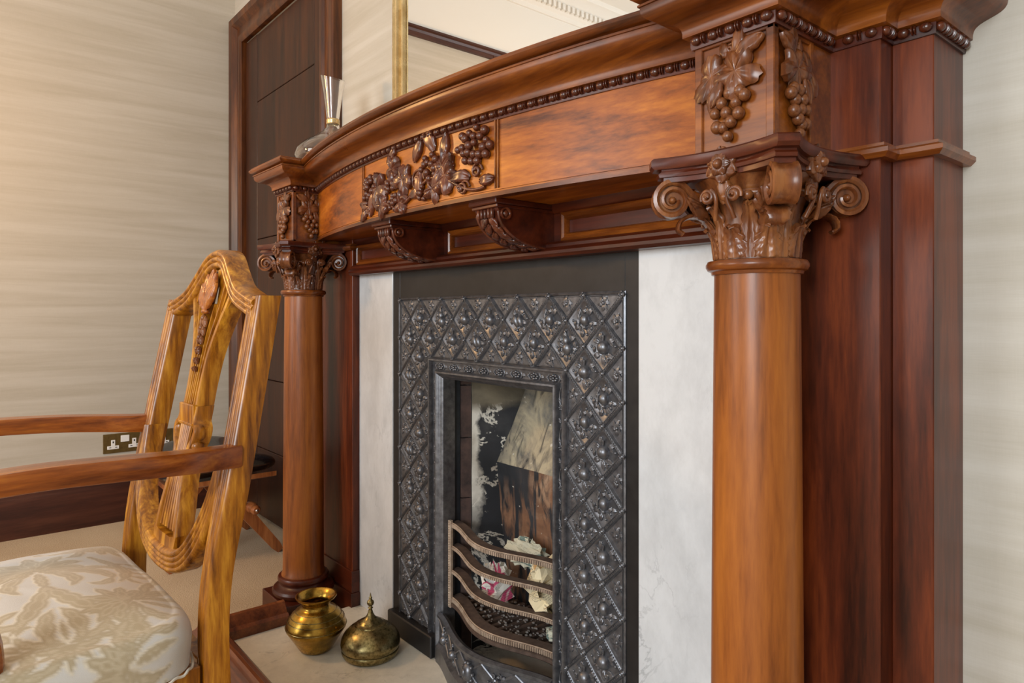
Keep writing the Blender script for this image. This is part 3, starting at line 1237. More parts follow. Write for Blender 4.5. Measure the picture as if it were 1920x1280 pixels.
def build_column(cx, shift_z=0.0):
    o = MB()
    zt, zb = .985, .122
    prof = []
    for i in range(25):
        t = i / 24
        r = .0620 - .0050 * t ** 1.6
        if t < .02: r += .004
        prof.append((r, lerp(zb, zt, t)))
    prof = [(.0665, zb - .004), (.0665, zb), (.063, zb + .006)] + prof[1:]
    o.lathe(prof, 64, (cx, CY, 0))
    col = o.build('column', W_c, SUR, smooth=50)
    # base
    m = MB(); m.box(cx - .095, cx + .095, CY - .095, CY + .02, 0.0, .062, .0015)
    m.build('plinth', W_s, col)
    m = MB()
    m.lathe([(.0, .0621), (.088, .0621), (.093, .068), (.094, .076), (.090, .083), (.082, .0865), (.076, .089), (.072, .094), (.072, .098), (.0755, .102), (.0775, .107), (.0775, .112), (.075, .117), (.068, .119), (.0, .119)], 64, (cx, CY, 0))
    m.build('base_moulding', W_s, col)
    # necking ring
    m = MB()
    m.lathe([(.05, .984), (.0605, .984), (.0615, .988), (.066, .990), (.0685, .9945), (.0685, .998), (.066, 1.0025), (.058, 1.004), (.05, 1.004)], 64, (cx, CY, 0))
    m.build('necking_ring', W_m, col)
    # bell
    rb = lambda z: .0555 + .006 * (z / .11) + .024 * max(0, (z - .05) / .06) ** 2.2
    m = MB()
    m.lathe([(.04, 1.003)] + [(rb(i / 14 * .11), 1.004 + i / 14 * .11) for i in range(15)] + [(.04, 1.1145)], 48, (cx, CY, 0))
    bell = m.build('capital_bell', W_k, col, smooth=60)

    def acanthus(a0, z0, z1, wa, proud, curl, name='acanthus_leaf', frills=5):
        mm = MB()
        nt_, nw = 26, 14
        vs, fs = [], []
        for i in range(nt_ + 1):
            t = i / nt_
            scal = .72 + .28 * abs(math.sin(frills * PI * t + .4))
            w = wa * (math.sin(PI * min(.16 + t * .84, 1)) ** .55) * scal
            if i == nt_: w = wa * .06
            z = lerp(z0, z1, t) if t < .82 else lerp(z0, z1, .82) + (z1 - z0) * (.18 * math.sin((t - .82) / .18 * PI * .75) * .8)
            for j in range(nw + 1):
                s = j / nw * 2 - 1
                hgt = proud * (.5 + .5 * math.cos(s * PI * .5)) * (.55 + .45 * t)
                hgt += proud * .26 * math.cos(s * 3.2 * PI + t * 7 * (1 if s > 0 else -1)) * (1 - abs(s) * .3) * .6
                hgt -= proud * .55 * math.exp(-(s * 6.5) ** 2)
                hgt += curl * max(0, (t - .55) / .45) ** 2
                a = a0 + s * w
                r = rb(max(0, z - 1.004)) + hgt
                vs.append((cx + r * math.cos(a), CY + r * math.sin(a), z - .006 * abs(s) * t))
            for sg in (1, -1):
                a = a0 + sg * w
                r = rb(max(0, z - 1.004)) - .001 + curl * .8 * max(0, (t - .55) / .45) ** 2
                vs.append((cx + r * math.cos(a), CY + r * math.sin(a), z))
        K = nw + 3
        for i in range(nt_):
            a, b = i * K, (i + 1) * K
            for j in range(nw):
                fs.append((a + j, a + j + 1, b + j + 1, b + j))
            fs.append((a + nw, a + nw + 1, b + nw + 1, b + nw))
            fs.append((a + nw + 2, a, b, b + nw + 2))
        mm.add(vs, fs)
        return mm.build(name, W_k, bell if False else col, smooth=60)
    for i in range(8):
        a = -PI / 2 + i * PI / 4
        acanthus(a, 1.005, 1.052, .34, .0055, .010)
        acanthus(a + PI / 8, 1.005, 1.082, .23, .0035, .016, 'acanthus_leaf', 6)
        # small ball above leaf
    m = MB()
    for i in range(16):
        a = -PI / 2 + i * PI / 8
        r = .0765
        m.ell((cx + r * math.cos(a), CY + r * math.sin(a), 1.0845), (.008, .008, .0065), 10, 6)
    mt = [(cx + .0735 * math.cos(a), CY + .0735 * math.sin(a), 1.088) for a in [i * PI / 16 for i in range(32)]]
    m.tube(mt, .0055, 8, True)
    m.build('bead_ring', W_k, col, smooth=60)
    # abacus
    def outline(h, cut, sag):
        pts = []
        for k in range(4):
            a = k * PI / 2 + PI / 4
            e = Vector((math.cos(a), math.sin(a)))
            tng = Vector((-e.y, e.x))
            c = e * (h * math.sqrt(2))
            pts.append(c - tng * cut)
            pts.append(c + tng * cut)
            b0 = c + tng * cut
            a2 = a + PI / 2
            e2 = Vector((math.cos(a2), math.sin(a2)))
            b1 = e2 * (h * math.sqrt(2)) - Vector((-e2.y, e2.x)) * cut
            mid = (e + e2).normalized()
            for q in range(1, 10):
                t = q / 10
                pts.append(b0.lerp(b1, t) - mid * (4 * sag * t * (1 - t)))
        return pts
    m = MB()
    rings = []
    for (h, z) in ((.088, 1.112), (.0915, 1.1125), (.0915, 1.119), (.0955, 1.1195), (.0965, 1.124), (.0935, 1.1275), (.0935, 1.130), (.1005, 1.1305), (.1035, 1.135), (.1035, 1.1435), (.101, 1.146)):
        rings.append([(cx + p.x, CY + p.y, z) for p in outline(h, .013, .020)])
    m.loft(rings)
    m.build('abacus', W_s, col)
    # volutes
    for k in range(4):
        a = k * PI / 2 + PI / 4
        d = (math.cos(a), math.sin(a), 0)
        r = .117
        m = MB()
        volute(m, (cx + r * d[0], CY + r * d[1], 1.088), d, .0255, .034)
        m.build('volute', W_k, col, smooth=40)
    # rosettes in the middle of each abacus side, small helices and fleshy leaves
    for k in range(4):
        a = k * PI / 2
        d = Vector((math.cos(a), math.sin(a), 0))
        if d.y > .5:
            continue
        M = face_matrix(Vector((cx, CY, 1.126)) + d * .083, Vector((0, 0, 1)).cross(d), (0, 0, 1))
        m = MB(); rosette(m, M, .027)
        m.build('rosette', W_k, col, smooth=60)
        m = MB()
        for sg in (-1, 1):
            Mh = M @ Matrix.Translation((sg * .020, -.041, .0)) @ Matrix.Diagonal((sg, 1, 1, 1))
            curlique(m, Mh @ Matrix.Rotation(-.4, 4, 'Z'), .0105, 1.6, .004, .0034)
            m.M = Mh; m.ell((0, 0, .006), (.0032, .0032, .005), 8, 6); m.M = Matrix.Identity(4)
            pts = [Mh @ Vector((-.006, -.030, -.006)), Mh @ Vector((-.008, -.02, -.002)), Mh @ Vector((-.0115, -.008, .002)), Mh @ Vector((-.0105, .004, .004)), Mh @ Vector((-.005, .010, .004))]
            m.tube(spline(pts, 4), .0030, 8)
        long_leaf(m, M @ Matrix.Translation((0, -.050, -.006)), .036, .010, .008, 0, .008)
        m.build('helix', W_k, col, smooth=60)
    for k in range(4):
        a = k * PI / 2 + PI / 4
        for sg in (-1, 1):
            pass
        d = Vector((math.cos(a), math.sin(a), 0))
        lat = Vector((0, 0, 1)).cross(d)
        m = MB()
        for sg in (-1, 1):
            for q in range(3):
                tipd = (d * (1.0) + lat * sg * (.25 + .22 * q)).normalized()
                upv = (tipd * .75 + Vector((0, 0, 1)) * (.75 - .15 * q)).normalized()
                nrm = (lat * sg * .8 - Vector((0, 0, .2)) + d * .2)
                nrm = (nrm - upv * nrm.dot(upv)).normalized()
                rg = upv.cross(nrm)
                Mx = Matrix((rg, upv, nrm)).transposed().to_4x4()
                Mx.translation = Vector((cx, CY, 1.060)) + d * .068 + lat * sg * .010
                long_leaf(m, Mx, .044 - .006 * q, .0075, .006, 0, .004)
        # drooping curled leaf under the volute
        path3 = spline([Vector((.056, 1.040, 0)), Vector((.070, 1.058, 0)), Vector((.088, 1.066, 0)), Vector((.103, 1.060, 0)), Vector((.107, 1.048, 0)), Vector((.100, 1.042, 0))], 5)
        PP = [Vector((cx, CY, 0)) + d * p.x + Vector((0, 0, p.y)) for p in path3]
        NN = []
        for i in range(len(path3)):
            q = path3[min(i + 1, len(path3) - 1)] - path3[max(i - 1, 0)]
            q.normalize()
            NN.append(d * -q.y + Vector((0, 0, q.x)))
        sc3 = [(1, .5 + .9 * math.sin(PI * min(1, .15 + i / len(path3) * .85)) * (.85 + .15 * math.cos(i * 2.2))) for i in range(len(path3))]
        m.ribbon(PP, NN, lat, [(-.002, -.011), (.0005, -.013), (.0035, -.007), (.001, 0), (.0035, .007), (.0005, .013), (-.002, .011)], sc3)
        m.build('volute_leaf', W_k, col, smooth=60)
    return col


for x in COLX:
    build_column(x)

# -- marble slips
for a, b in ((-1.9345, -1.7315), (-.8285, -.6375)):
    m = MB(); m.box(a, b, .995, YW, Z0, 1.05, .0015)
    m.build('marble_slip', M_marble, SUR, label='white veined marble slip')

# ================================================================== CAST-IRON INSERT
INS = thing('fireplace_insert', 'black cast-iron fireplace insert with diamond lattice of fruit reliefs between the marble slips', 'fireplace', (-1.28, 1.0, Z0))
PX = .1029
FXL = -1.690
FXR = FXL + 8 * PX
FZT = .967
YI = 1.000
OX0, OX1, OZ1 = -1.494, -1.060, .770      # opening
m = MB()
# plain surrounding plate
m.box(-1.731, FXL - .004, YI - .002, YI + .03, Z0, 1.050, .001)
m.box(FXR + .004, -.829, YI - .002, YI + .03, Z0, 1.050, .001)
m.box(FXL - .004, FXR + .004, YI - .002, YI + .03, FZT + .004, 1.050, .001)
m.build('plain_frame', M_ironp, INS)
# backing of the lattice
SX0, SX1, SZ1 = FXL + 1.5 * PX, FXL + 6.5 * PX, FZT - 1.5 * PX
ZBOT = FZT - 8.5 * PX
m = MB()
m.box(FXL - .004, SX0, YI + .002, YI + .02, Z0, FZT + .004)
m.box(SX1, FXR + .004, YI + .002, YI + .02, Z0, FZT + .004)
m.box(SX0, SX1, YI + .002, YI + .02, SZ1, FZT + .004)
m.build('lattice_backing', M_iron, INS)
# thin raised bead around the field and at the inner step
m = MB()


def rim(m, pts, prof, loop=False):
    """prof (inward, y) around rectangle corners with their inward signs"""
    rings = [[(px + sx * a, YI + b, pz + sz * a) for a, b in prof] for (px, pz, sx, sz) in pts]
    m.loft(rings, True, True, loop)


rim(m, [(FXL - .004, Z0, 1, 0), (FXL - .004, FZT + .004, 1, -1), (FXR + .004, FZT + .004, -1, -1), (FXR + .004, Z0, -1, 0)], [(-.003, .004), (-.003, -.004), (0, -.006), (.003, -.004), (.004, .004)])
m.build('field_bead', M_iron, INS)
m = MB()
rim(m, [(SX0 + .004, Z0, 1, 0), (SX0 + .004, SZ1 - .004, 1, -1), (SX1 - .004, SZ1 - .004, -1, -1), (SX1 - .004, Z0, -1, 0)], [(-.007, .008), (-.007, -.006), (-.003, -.012), (.001, -.012), (.003, -.006), (.003, .0), (.026, .004), (.026, .012)])
m.build('border_step', M_iron, INS)
# rounded rim of the opening and its reveal
m = MB()
a_, b_2 = OX0, OX1
rim(m, [(OX0, Z0, 1, 0), (OX0, OZ1, 1, -1), (OX1, OZ1, -1, -1), (OX1, Z0, -1, 0)], [(-.014, .010), (-.014, -.004), (-.010, -.010), (-.006, -.011), (-.003, -.007), (.001, -.005), (.004, .0), (.0085, .004), (.010, .012), (.010, .04), (.0, .04)])
m.build('opening_rim', M_iron, INS)
# kick plate
m = MB()
m.box(-1.731, OX0 - .012, .978, YI + .01, Z0, .088, .003)
m.build('kick_plate', M_ironp, INS)
m = MB(); m.box(OX1 + .012, -.829, .978, YI + .01, Z0, .088, .003)
m.build('kick_plate', M_ironp, INS)


def clip(poly, f):
    out = []
    for i, p in enumerate(poly):
        q = poly[(i + 1) % len(poly)]
        a, b = f(p), f(q)
        if a >= 0:
            out.append(p)
        if (a >= 0) != (b >= 0):
            t = a / (a - b)
            out.append((p[0] + (q[0] - p[0]) * t, p[1] + (q[1] - p[1]) * t))
    return out


pan_cache = {}


def fruit(m, kind, k=1.0, seed=0):
    """relief in local (x right, y up, z out)"""
    rn = random.Random(seed)
    if kind == 0:      # pear with leaves
        m.ell((.004 * k, -.006 * k, .0015), (.0125 * k, .0145 * k, .0125), 12, 8)
        m.ell((.000, .009 * k, .0015), (.0075 * k, .011 * k, .0085), 10, 7)
        m.tube([(0, .018 * k, .002), (-.002 * k, .026 * k, .003), (-.006 * k, .030 * k, .002)], .0016, 6)
        L = [(-.010, -.002, 1.3, .020), (-.008, -.014, 2.3, .018), (.010, .010, -1.0, .017), (.010, -.016, -2.2, .018), (-.002, -.018, 3.1, .016)]
    elif kind == 1:    # round fruit
        m.ell((0, 0, .001), (.0145 * k, .0145 * k, .0135), 14, 8)
        m.tube([(0, .014 * k, .003), (.002, .024 * k, .004)], .0018, 6)
        L = [(-.012, .008, .9, .018), (.012, .008, -.9, .018), (-.010, -.012, 2.2, .020), (.010, -.012, -2.2, .020), (0, -.016, 3.14, .020), (-.004, .016, .3, .015)]
    elif kind == 2:    # pair of long fruits
        m.M = m.M @ Matrix.Rotation(.25, 4, 'Z')
        m.ell((-.0055 * k, 0, .001), (.0085 * k, .017 * k, .011), 10, 8)
        m.ell((.0075 * k, -.003 * k, .001), (.0075 * k, .015 * k, .010), 10, 8)
        m.M = m.M @ Matrix.Rotation(-.25, 4, 'Z')
        m.ell((-.004 * k, -.023 * k, .001), .0042 * k, 8, 6)
        L = [(.010, -.004, -1.4, .017), (-.012, -.004, 1.4, .016), (0, .014, .2, .018), (.008, -.016, -2.5, .015), (.006, .012, -.6, .016)]
    elif kind == 3:    # pomegranate on a stem
        m.ell((.002 * k, .002 * k, .001), (.0115 * k, .0135 * k, .012), 12, 8)
        m.ell((.002 * k, -.013 * k, .002), (.004 * k, .005 * k, .006), 8, 6)
        m.tube([(-.010 * k, .022 * k, .002), (-.014 * k, .012 * k, .003), (-.013 * k, -.002, .003), (-.016 * k, -.012 * k, .002)], .0018, 6)
        L = [(-.012, -.008, 2.0, .018), (.010, .012, -.7, .019), (.008, -.014, -2.4, .019), (-.004, -.018, 2.9, .016), (-.010, .016, .8, .014)]
    for (x, y, a, l) in L:
        long_leaf(m, T(x * k, y * k, 0, a), l * k, .0055 * k, .0055, .3 * rn.uniform(-1, 1), .002)
    for i in range(8):
        a = i * PI / 4 + rn.uniform(-.3, .3)
        q = .029 / (abs(math.cos(a)) + abs(math.sin(a))) * 1.15
        m.ell((math.cos(a) * q * k, math.sin(a) * q * k, 0), (.0034 * k, .0034 * k, .0042), 7, 5)
        long_leaf(m, T(math.cos(a) * q * .8 * k, math.sin(a) * q * .8 * k, 0, a + rn.uniform(-1, 1)), .013 * k, .0042 * k, .0052, .3)


def sprig(m, c, k, seed):
    rn = random.Random(seed)
    cx, cy = c
    for i in range(6):
        a = i * 1.05 + rn.uniform(-.3, .3)
        long_leaf(m, T(cx, cy, 0, a), .018 * k, .0042 * k, .005, .3)
    m.ell((cx, cy, .001), (.0045 * k, .0045 * k, .0055), 8, 6)
    pts = [(cx + .012 * k * math.cos(t), cy + .009 * k * math.sin(t * 1.3), .001) for t in [i * .4 for i in range(9)]]
    m.tube(pts, .0014, 5)


def diamond(cx, cz, kind, parent, rect, xform=None):
    """diamond plate centred on (cx, cz), clipped to the band; rect list of half-plane functions"""
    hx, hz = PX / 2 - .0052, PX / 2 - .0052
    P = [(cx + hx, cz), (cx, cz + hz), (cx - hx, cz), (cx, cz - hz)]
    for f in rect:
        P = clip(P, f)
    if len(P) < 3:
        return
    A = sum(P[i][0] * P[(i + 1) % len(P)][1] - P[(i + 1) % len(P)][0] * P[i][1] for i in range(len(P))) / 2
    if abs(A) < 1e-4:
        return
    gx = sum(p[0] for p in P) / len(P)
    gz = sum(p[1] for p in P) / len(P)
    key = (tuple((round(p[0] - cx, 4), round(p[1] - cz, 4)) for p in P), kind)
    if key not in pan_cache:
        m = MB()
        n = len(P)
        # raised rim frame then a sunk dish
        o0 = [(p[0] - cx, p[1] - cz, -.001) for p in P]
        def sh(k, z):
            return [((p[0] - gx) * k + gx - cx, (p[1] - gz) * k + gz - cz, z) for p in P]
        m.loft([o0, sh(1, .0035), sh(.95, .0035), sh(.88, .0008)])
        if abs(A) > .8 * 2 * hx * hz:
            fruit(m, kind, 1.0, kind)
        else:
            sprig(m, (gx - cx, gz - cz), 1.0, kind + len(pan_cache))
        me = m.mesh('diamond_panel', smooth=50)
        me.materials.append(M_iron)
        pan_cache[key] = me
    o = bpy.data.objects.new('diamond_panel', pan_cache[key])
    COL.objects.link(o)
    o.parent = parent
    return o


rects = [lambda p: p[0] - FXL - .001, lambda p: FXR - .001 - p[0], lambda p: FZT - .001 - p[1], lambda p: p[1] - ZBOT]
org_i = origin(INS)


def inside(x, z, tol=.001):
    if x < FXL - tol or x > FXR + tol or z > FZT + tol or z < ZBOT - tol:
        return False
    if SX0 + tol < x < SX1 - tol and z < SZ1 - tol:
        return False
    return True


cnt = 0
for hi in range(0, 17):
    for hj in range(0, 18):
        if (hi + hj) % 2 == 0:
            continue
        cx, cz = FXL + hi * PX / 2, FZT - hj * PX / 2
        if not inside(cx, cz):
            continue
        rc = list(rects)
        if abs(cx - SX0) < .001 and cz < SZ1: rc.append(lambda p: SX0 - .004 - p[0])
        if abs(cx - SX1) < .001 and cz < SZ1: rc.append(lambda p: p[0] - SX1 - .004)
        if abs(cz - SZ1) < .001 and SX0 < cx < SX1: rc.append(lambda p: p[1] - SZ1 - .004)
        kind = (hi * 2 + hj * 3 + (hi // 3)) % 4
        o = diamond(cx, cz, kind, INS, rc)
        if o:
            cnt += 1
            o.location = Vector((cx, YI, cz)) - org_i
            o.rotation_euler = (PI / 2, 0, 0)
# lattice bars (reeded) and rosettes at the nodes
Lb = PX * math.sqrt(.5)
bar = MB()
rg = []
pr = [(-.0050, 0), (-.0048, .004), (-.0036, .0058), (-.0024, .0046), (-.0014, .0062), (0, .0068), (.0014, .0062), (.0024, .0046), (.0036, .0058), (.0048, .004), (.0050, 0)]
for x in (-Lb / 2 + .004, Lb / 2 - .004):
    rg.append([(x, a, b - .001) for a, b in pr])
bar.loft(rg)
for i in range(11):
    x = -Lb / 2 + .009 + i * (Lb - .018) / 10
    bar.box(x - .0013, x + .0013, -.0012, .0012, .004, .0068)
bar_me = bar.mesh('lattice_bar'); bar_me.materials.append(M_iron)
nd = MB()
nd.lathe([(0, 0), (.0072, 0), (.0072, .006), (.0055, .0082), (.004, .0070), (.003, .0085), (0, .0100)], 12)
for i in range(4):
    nd.ell((.0055 * math.cos(i * PI / 2), .0055 * math.sin(i * PI / 2), .0072), .0024, 6, 5)
nd_me = nd.mesh('lattice_rosette'); nd_me.materials.append(M_iron)
for hi in range(0, 17):
    for hj in range(0, 18):
        if (hi + hj) % 2:
            continue
        x, z = FXL + hi * PX / 2, FZT - hj * PX / 2
        if inside(x, z):
            inst('lattice_rosette', nd_me, INS, (x, YI, z), (PI / 2, 0, 0))
        for sg in (1, -1):
            x2, z2 = x + sg * PX / 2, z - PX / 2
            mx_, mz_ = (x + x2) / 2, (z + z2) / 2
            if inside(x, z) and inside(x2, z2) and inside(mx_, mz_, -.002):
                q = inst('lattice_bar', bar_me, INS, (mx_, YI, mz_), (PI / 2, sg * PI / 4, 0))
# flower reliefs along the inner border strip
fl = MB()
for i in range(7):
    a = i * 2 * PI / 7
    fl.ell((.006 * math.cos(a) * 1.5, .006 * math.sin(a), .002), (.004, .0034, .0035), 8, 6)
fl.ell((0, 0, .003), (.004, .0035, .004), 8, 6)
for sg in (-1, 1):
    fl.tube([(sg * .014, -.008, .001), (sg * .019, 0, .002), (sg * .014, .008, .001)], .0014, 6)
    long_leaf(fl, T(sg * .017, 0, 0, -sg * 1.5), .012, .004, .004)
fl_me = fl.mesh('flower_relief', smooth=60); fl_me.materials.append(M_iron)
sx0, sx1, sz1 = SX0 + .007, SX1 - .007, SZ1 - .007
stw = .0125
ystr = YI + .003
n = 8
for i in range(n):
    x = lerp(sx0 + .035, sx1 - .035, i / (n - 1))
    inst('flower_relief', fl_me, INS, (x, ystr, sz1 - stw), (PI / 2, 0, 0), (1.05, 1.0, 1))
vn = MB()
ps = [(.0045 * math.sin(t * PI / 4), (t - 4) * .0105, .002) for t in range(9)]
vn.tube(spline([Vector(p) for p in ps], 3), .0016, 6)
for t, sg in ((1, -1), (3, 1), (5, -1), (7, 1)):
    long_leaf(vn, T(sg * .001, (t - 4) * .0105, .001, sg * -.9), .014, .0045, .005, .2)
for i in range(6):
    a = i * PI / 3
    vn.ell((.0045 * math.cos(a), .0045 * math.sin(a), .002), (.0028, .0028, .003), 6, 5)
vn_me = vn.mesh('vine_relief', smooth=60); vn_me.materials.append(M_iron)
for k in range(8):
    z = sz1 - .03 - (k + .5) * .085
    for x in (sx0 + stw, sx1 - stw):
        inst('vine_relief', vn_me, INS, (x, ystr, z), (PI / 2, 0, 0))

# bowed ash cover below the grate
ash = MB()
yash = lambda x: YI - .004 - .060 * math.sin(PI * (x - OX0) / (OX1 - OX0)) ** 1.5
rings = []
for i in range(25):
    x = lerp(OX0 + .002, OX1 - .002, i / 24)
    y = yash(x)
    zt = .150
    rings.append([(x, y + .010, Z0), (x, y - .012, Z0), (x, y - .012, .070), (x, y, .076), (x, y, zt - .012), (x, y - .006, zt - .008), (x, y - .008, zt), (x, y + .002, zt + .004), (x, y + .012, zt), (x, y + .012, Z0)])
ash.loft(rings)
ac = ash.build('ash_cover', M_iron, INS)
for i in range(5):
    t = (i + .5) / 5
    x = lerp(OX0, OX1, t)
    dx = 1e-3
    an = math.atan2(yash(x + dx) - yash(x - dx), 2 * dx)
    mm = MB()
    mm.M = Matrix.Translation((x, yash(x) - .0005, .106)) @ Matrix.Rotation(an, 4, 'Z') @ Matrix.Rotation(PI / 2, 4, 'X')
    if i == 2:
        mm.ell((0, 0, .004), (.017, .022, .014), 14, 10)
        for q in range(9):
            a = q * 2 * PI / 9
            mm.ell((.017 * math.cos(a), .022 * math.sin(a), .004), (.005, .005, .006), 6, 5)
        mm.ell((0, .002, .016), (.006, .010, .006), 8, 6)
    else:
        fruit(mm, i % 4, .8, i)
    mm.build('fruit_relief', M_iron, ac, smooth=60)
for i in range(6):
    xa = lerp(OX0 + .004, OX1 - .004, i / 5)
    for sg in (-1, 1):
        xb = xa + sg * .0425
        if xb < OX0 or xb > OX1:
            continue
        for (za, zb) in ((.078, .108), (.138, .108)):
            mm = MB()
            pts = [(lerp(xa, xb, t / 4), yash(lerp(xa, xb, t / 4)) - .0015, lerp(za, zb, t / 4)) for t in range(5)]
            mm.tube(pts, .0028, 6)
            mm.build('lattice_bar', M_iron, ac)

# ================================================================== FIREBOX
FB = thing('firebox', 'sooty brick firebox with peeling black paint inside the iron surround', 'firebox', (-1.28, 1.1, Z0))


def soot_mat(name, kind):
    m, t, b = nt(name)
    n1 = N(t, 'ShaderNodeTexNoise', i_Scale=7.0, i_Detail=8.0, i_Roughness=.62)
    n1.inputs['Distortion'].default_value = .6
    v = mapped(t, (1, 1, 1))
    t.links.new(v, n1.inputs['Vector'])
    sx = N(t, 'ShaderNodeSeparateXYZ')
    t.links.new(v, sx.inputs[0])
    # colour of the soot film
    rs = ramp(t, [(.25, hexc(22, 24, 28)), (.55, hexc(40, 42, 47)), (.8, hexc(70, 70, 72))])
    n4 = N(t, 'ShaderNodeTexNoise', i_Scale=11.0, i_Detail=6.0)
    t.links.new(v, n4.inputs['Vector'])
    t.links.new(n4.outputs[0], rs.inputs[0])
    # bare patches
    if kind == 'side':
        n2 = N(t, 'ShaderNodeTexNoise', noise_dimensions='4D', i_Scale=9.0, i_Detail=9.0, i_Roughness=.65, i_W=3.7)
        n2.inputs['Distortion'].default_value = .8
        t.links.new(v, n2.inputs['Vector'])
        # patch edges outline the flaked film: |n - .5| small, more toward the front edge
        s_ = N(t, 'ShaderNodeMath', operation='SUBTRACT'); s_.inputs[1].default_value = .5
        t.links.new(n2.outputs[0], s_.inputs[0])
        ab = N(t, 'ShaderNodeMath', operation='ABSOLUTE')
        t.links.new(s_.outputs[0], ab.inputs[0])
        r = ramp(t, [(.010, (1, 1, 1)), (.022, (0, 0, 0))])
        t.links.new(ab.outputs[0], r.inputs[0])
        # upper plaster zone, world height ~ .70 up
        z = N(t, 'ShaderNodeMapRange', i_1=.665, i_2=.690)
        zn = N(t, 'ShaderNodeMath', operation='MULTIPLY_ADD'); zn.inputs[1].default_value = .05
        t.links.new(n1.outputs[0], zn.inputs[0]); t.links.new(sx.outputs['Z'], zn.inputs[2])
        t.links.new(zn.outputs[0], z.inputs[0])
        # pale strip near the front edge
        y = N(t, 'ShaderNodeMapRange', i_1=.002, i_2=-.012)
        yn = N(t, 'ShaderNodeMath', operation='MULTIPLY_ADD'); yn.inputs[1].default_value = .085
        n5 = N(t, 'ShaderNodeTexNoise', i_Scale=16.0, i_Detail=7.0, i_Roughness=.6)
        t.links.new(v, n5.inputs['Vector'])
        t.links.new(n5.outputs[0], yn.inputs[0]); t.links.new(sx.outputs['Y'], yn.inputs[2])
        yn2 = N(t, 'ShaderNodeMath', operation='SUBTRACT'); yn2.inputs[1].default_value = .056
        t.links.new(yn.outputs[0], yn2.inputs[0])
        t.links.new(yn2.outputs[0], y.inputs[0])
        lo = N(t, 'ShaderNodeMapRange', i_1=.30, i_2=.42)
        t.links.new(sx.outputs['Z'], lo.inputs[0])
        ym = N(t, 'ShaderNodeMath', operation='MULTIPLY')
        t.links.new(y.outputs[0], ym.inputs[0]); t.links.new(lo.outputs[0], ym.inputs[1])
        mxx = N(t, 'ShaderNodeMath', operation='MAXIMUM')
        t.links.new(r.outputs[0], mxx.inputs[0]); t.links.new(ym.outputs[0], mxx.inputs[1])
        pale = ramp(t, [(.3, hexc(150, 140, 126)), (.55, hexc(214, 210, 200))])
        t.links.new(n4.outputs[0], pale.inputs[0])
        top = ramp(t, [(.3, hexc(70, 66, 58)), (.7, hexc(128, 118, 98))])
        t.links.new(n1.outputs[0], top.inputs[0])
        a = N(t, 'ShaderNodeMix', data_type='RGBA')
        t.links.new(mxx.outputs[0], a.inputs[0]); t.links.new(rs.outputs[0], a.inputs[6]); t.links.new(pale.outputs[0], a.inputs[7])
        c = N(t, 'ShaderNodeMix', data_type='RGBA')
        t.links.new(z.outputs[0], c.inputs[0]); t.links.new(a.outputs[2], c.inputs[6]); t.links.new(top.outputs[0], c.inputs[7])
        t.links.new(c.outputs[2], b.inputs['Base Color'])
    else:
        # fireback: bare fawn brick streaked with soot
        n3 = N(t, 'ShaderNodeTexNoise', i_Scale=1.0, i_Detail=5.0, i_Roughness=.6)
        n3.inputs['Distortion'].default_value = .7
        t.links.new(mapped(t, (26, 26, 4.0)), n3.inputs['Vector'])
        st = ramp(t, [(.44, (0, 0, 0)), (.52, (1, 1, 1))])
        t.links.new(n3.outputs[0], st.inputs[0])
        if kind == 'upper':
            body = ramp(t, [(.34, hexc(92, 93, 94)), (.5, hexc(178, 165, 138)), (.64, hexc(112, 108, 100))])
            st.color_ramp.elements[0].position = .34
            st.color_ramp.elements[1].position = .48
        else:
            body = ramp(t, [(.3, hexc(84, 58, 44)), (.5, hexc(128, 92, 68)), (.7, hexc(176, 152, 128))])
        t.links.new(n1.outputs[0], body.inputs[0])
        gx = N(t, 'ShaderNodeMath', operation='MULTIPLY_ADD')
        gx.inputs[1].default_value = .16
        t.links.new(n1.outputs[0], gx.inputs[0]); t.links.new(sx.outputs['X'], gx.inputs[2])
        gm_ = N(t, 'ShaderNodeMapRange', i_1=(-.01 if kind == 'lower' else -.13), i_2=(.10 if kind == 'lower' else -.03))
        t.links.new(gx.outputs[0], gm_.inputs[0])
        if kind == 'lower':
            # the brick is bare again low down where the fire burns
            zl = N(t, 'ShaderNodeMapRange', i_1=.47, i_2=.37)
            t.links.new(sx.outputs['Z'], zl.inputs[0])
            mxm = N(t, 'ShaderNodeMath', operation='MAXIMUM')
            t.links.new(gm_.outputs[0], mxm.inputs[0]); t.links.new(zl.outputs[0], mxm.inputs[1])
            gsrc = mxm.outputs[0]
        else:
            gsrc = gm_.outputs[0]
        gs = N(t, 'ShaderNodeMath', operation='MULTIPLY')
        t.links.new(gsrc, gs.inputs[0]); t.links.new(st.outputs[0], gs.inputs[1])
        a = N(t, 'ShaderNodeMix', data_type='RGBA')
        t.links.new(gs.outputs[0], a.inputs[0]); t.links.new(rs.outputs[0], a.inputs[6]); t.links.new(body.outputs[0], a.inputs[7])
        # flecks of pale lime where the film has flaked
        vo = N(t, 'ShaderNodeTexNoise', noise_dimensions='4D', i_Scale=55.0, i_Detail=2.0, i_W=8.0)
        t.links.new(v, vo.inputs['Vector'])
        fk = ramp(t, [(.70, (0, 0, 0)), (.73, (1, 1, 1))])
        t.links.new(vo.outputs[0], fk.inputs[0])
        a3 = N(t, 'ShaderNodeMix', data_type='RGBA')
        a3.inputs[7].default_value = (*hexc(206, 200, 188), 1)
        t.links.new(fk.outputs[0], a3.inputs[0]); t.links.new(a.outputs[2], a3.inputs[6])
        t.links.new(a3.outputs[2], b.inputs['Base Color'])
    b.inputs['Roughness'].default_value = .7
    bump(t, b, n1.outputs[0], .5, .004)
    return m


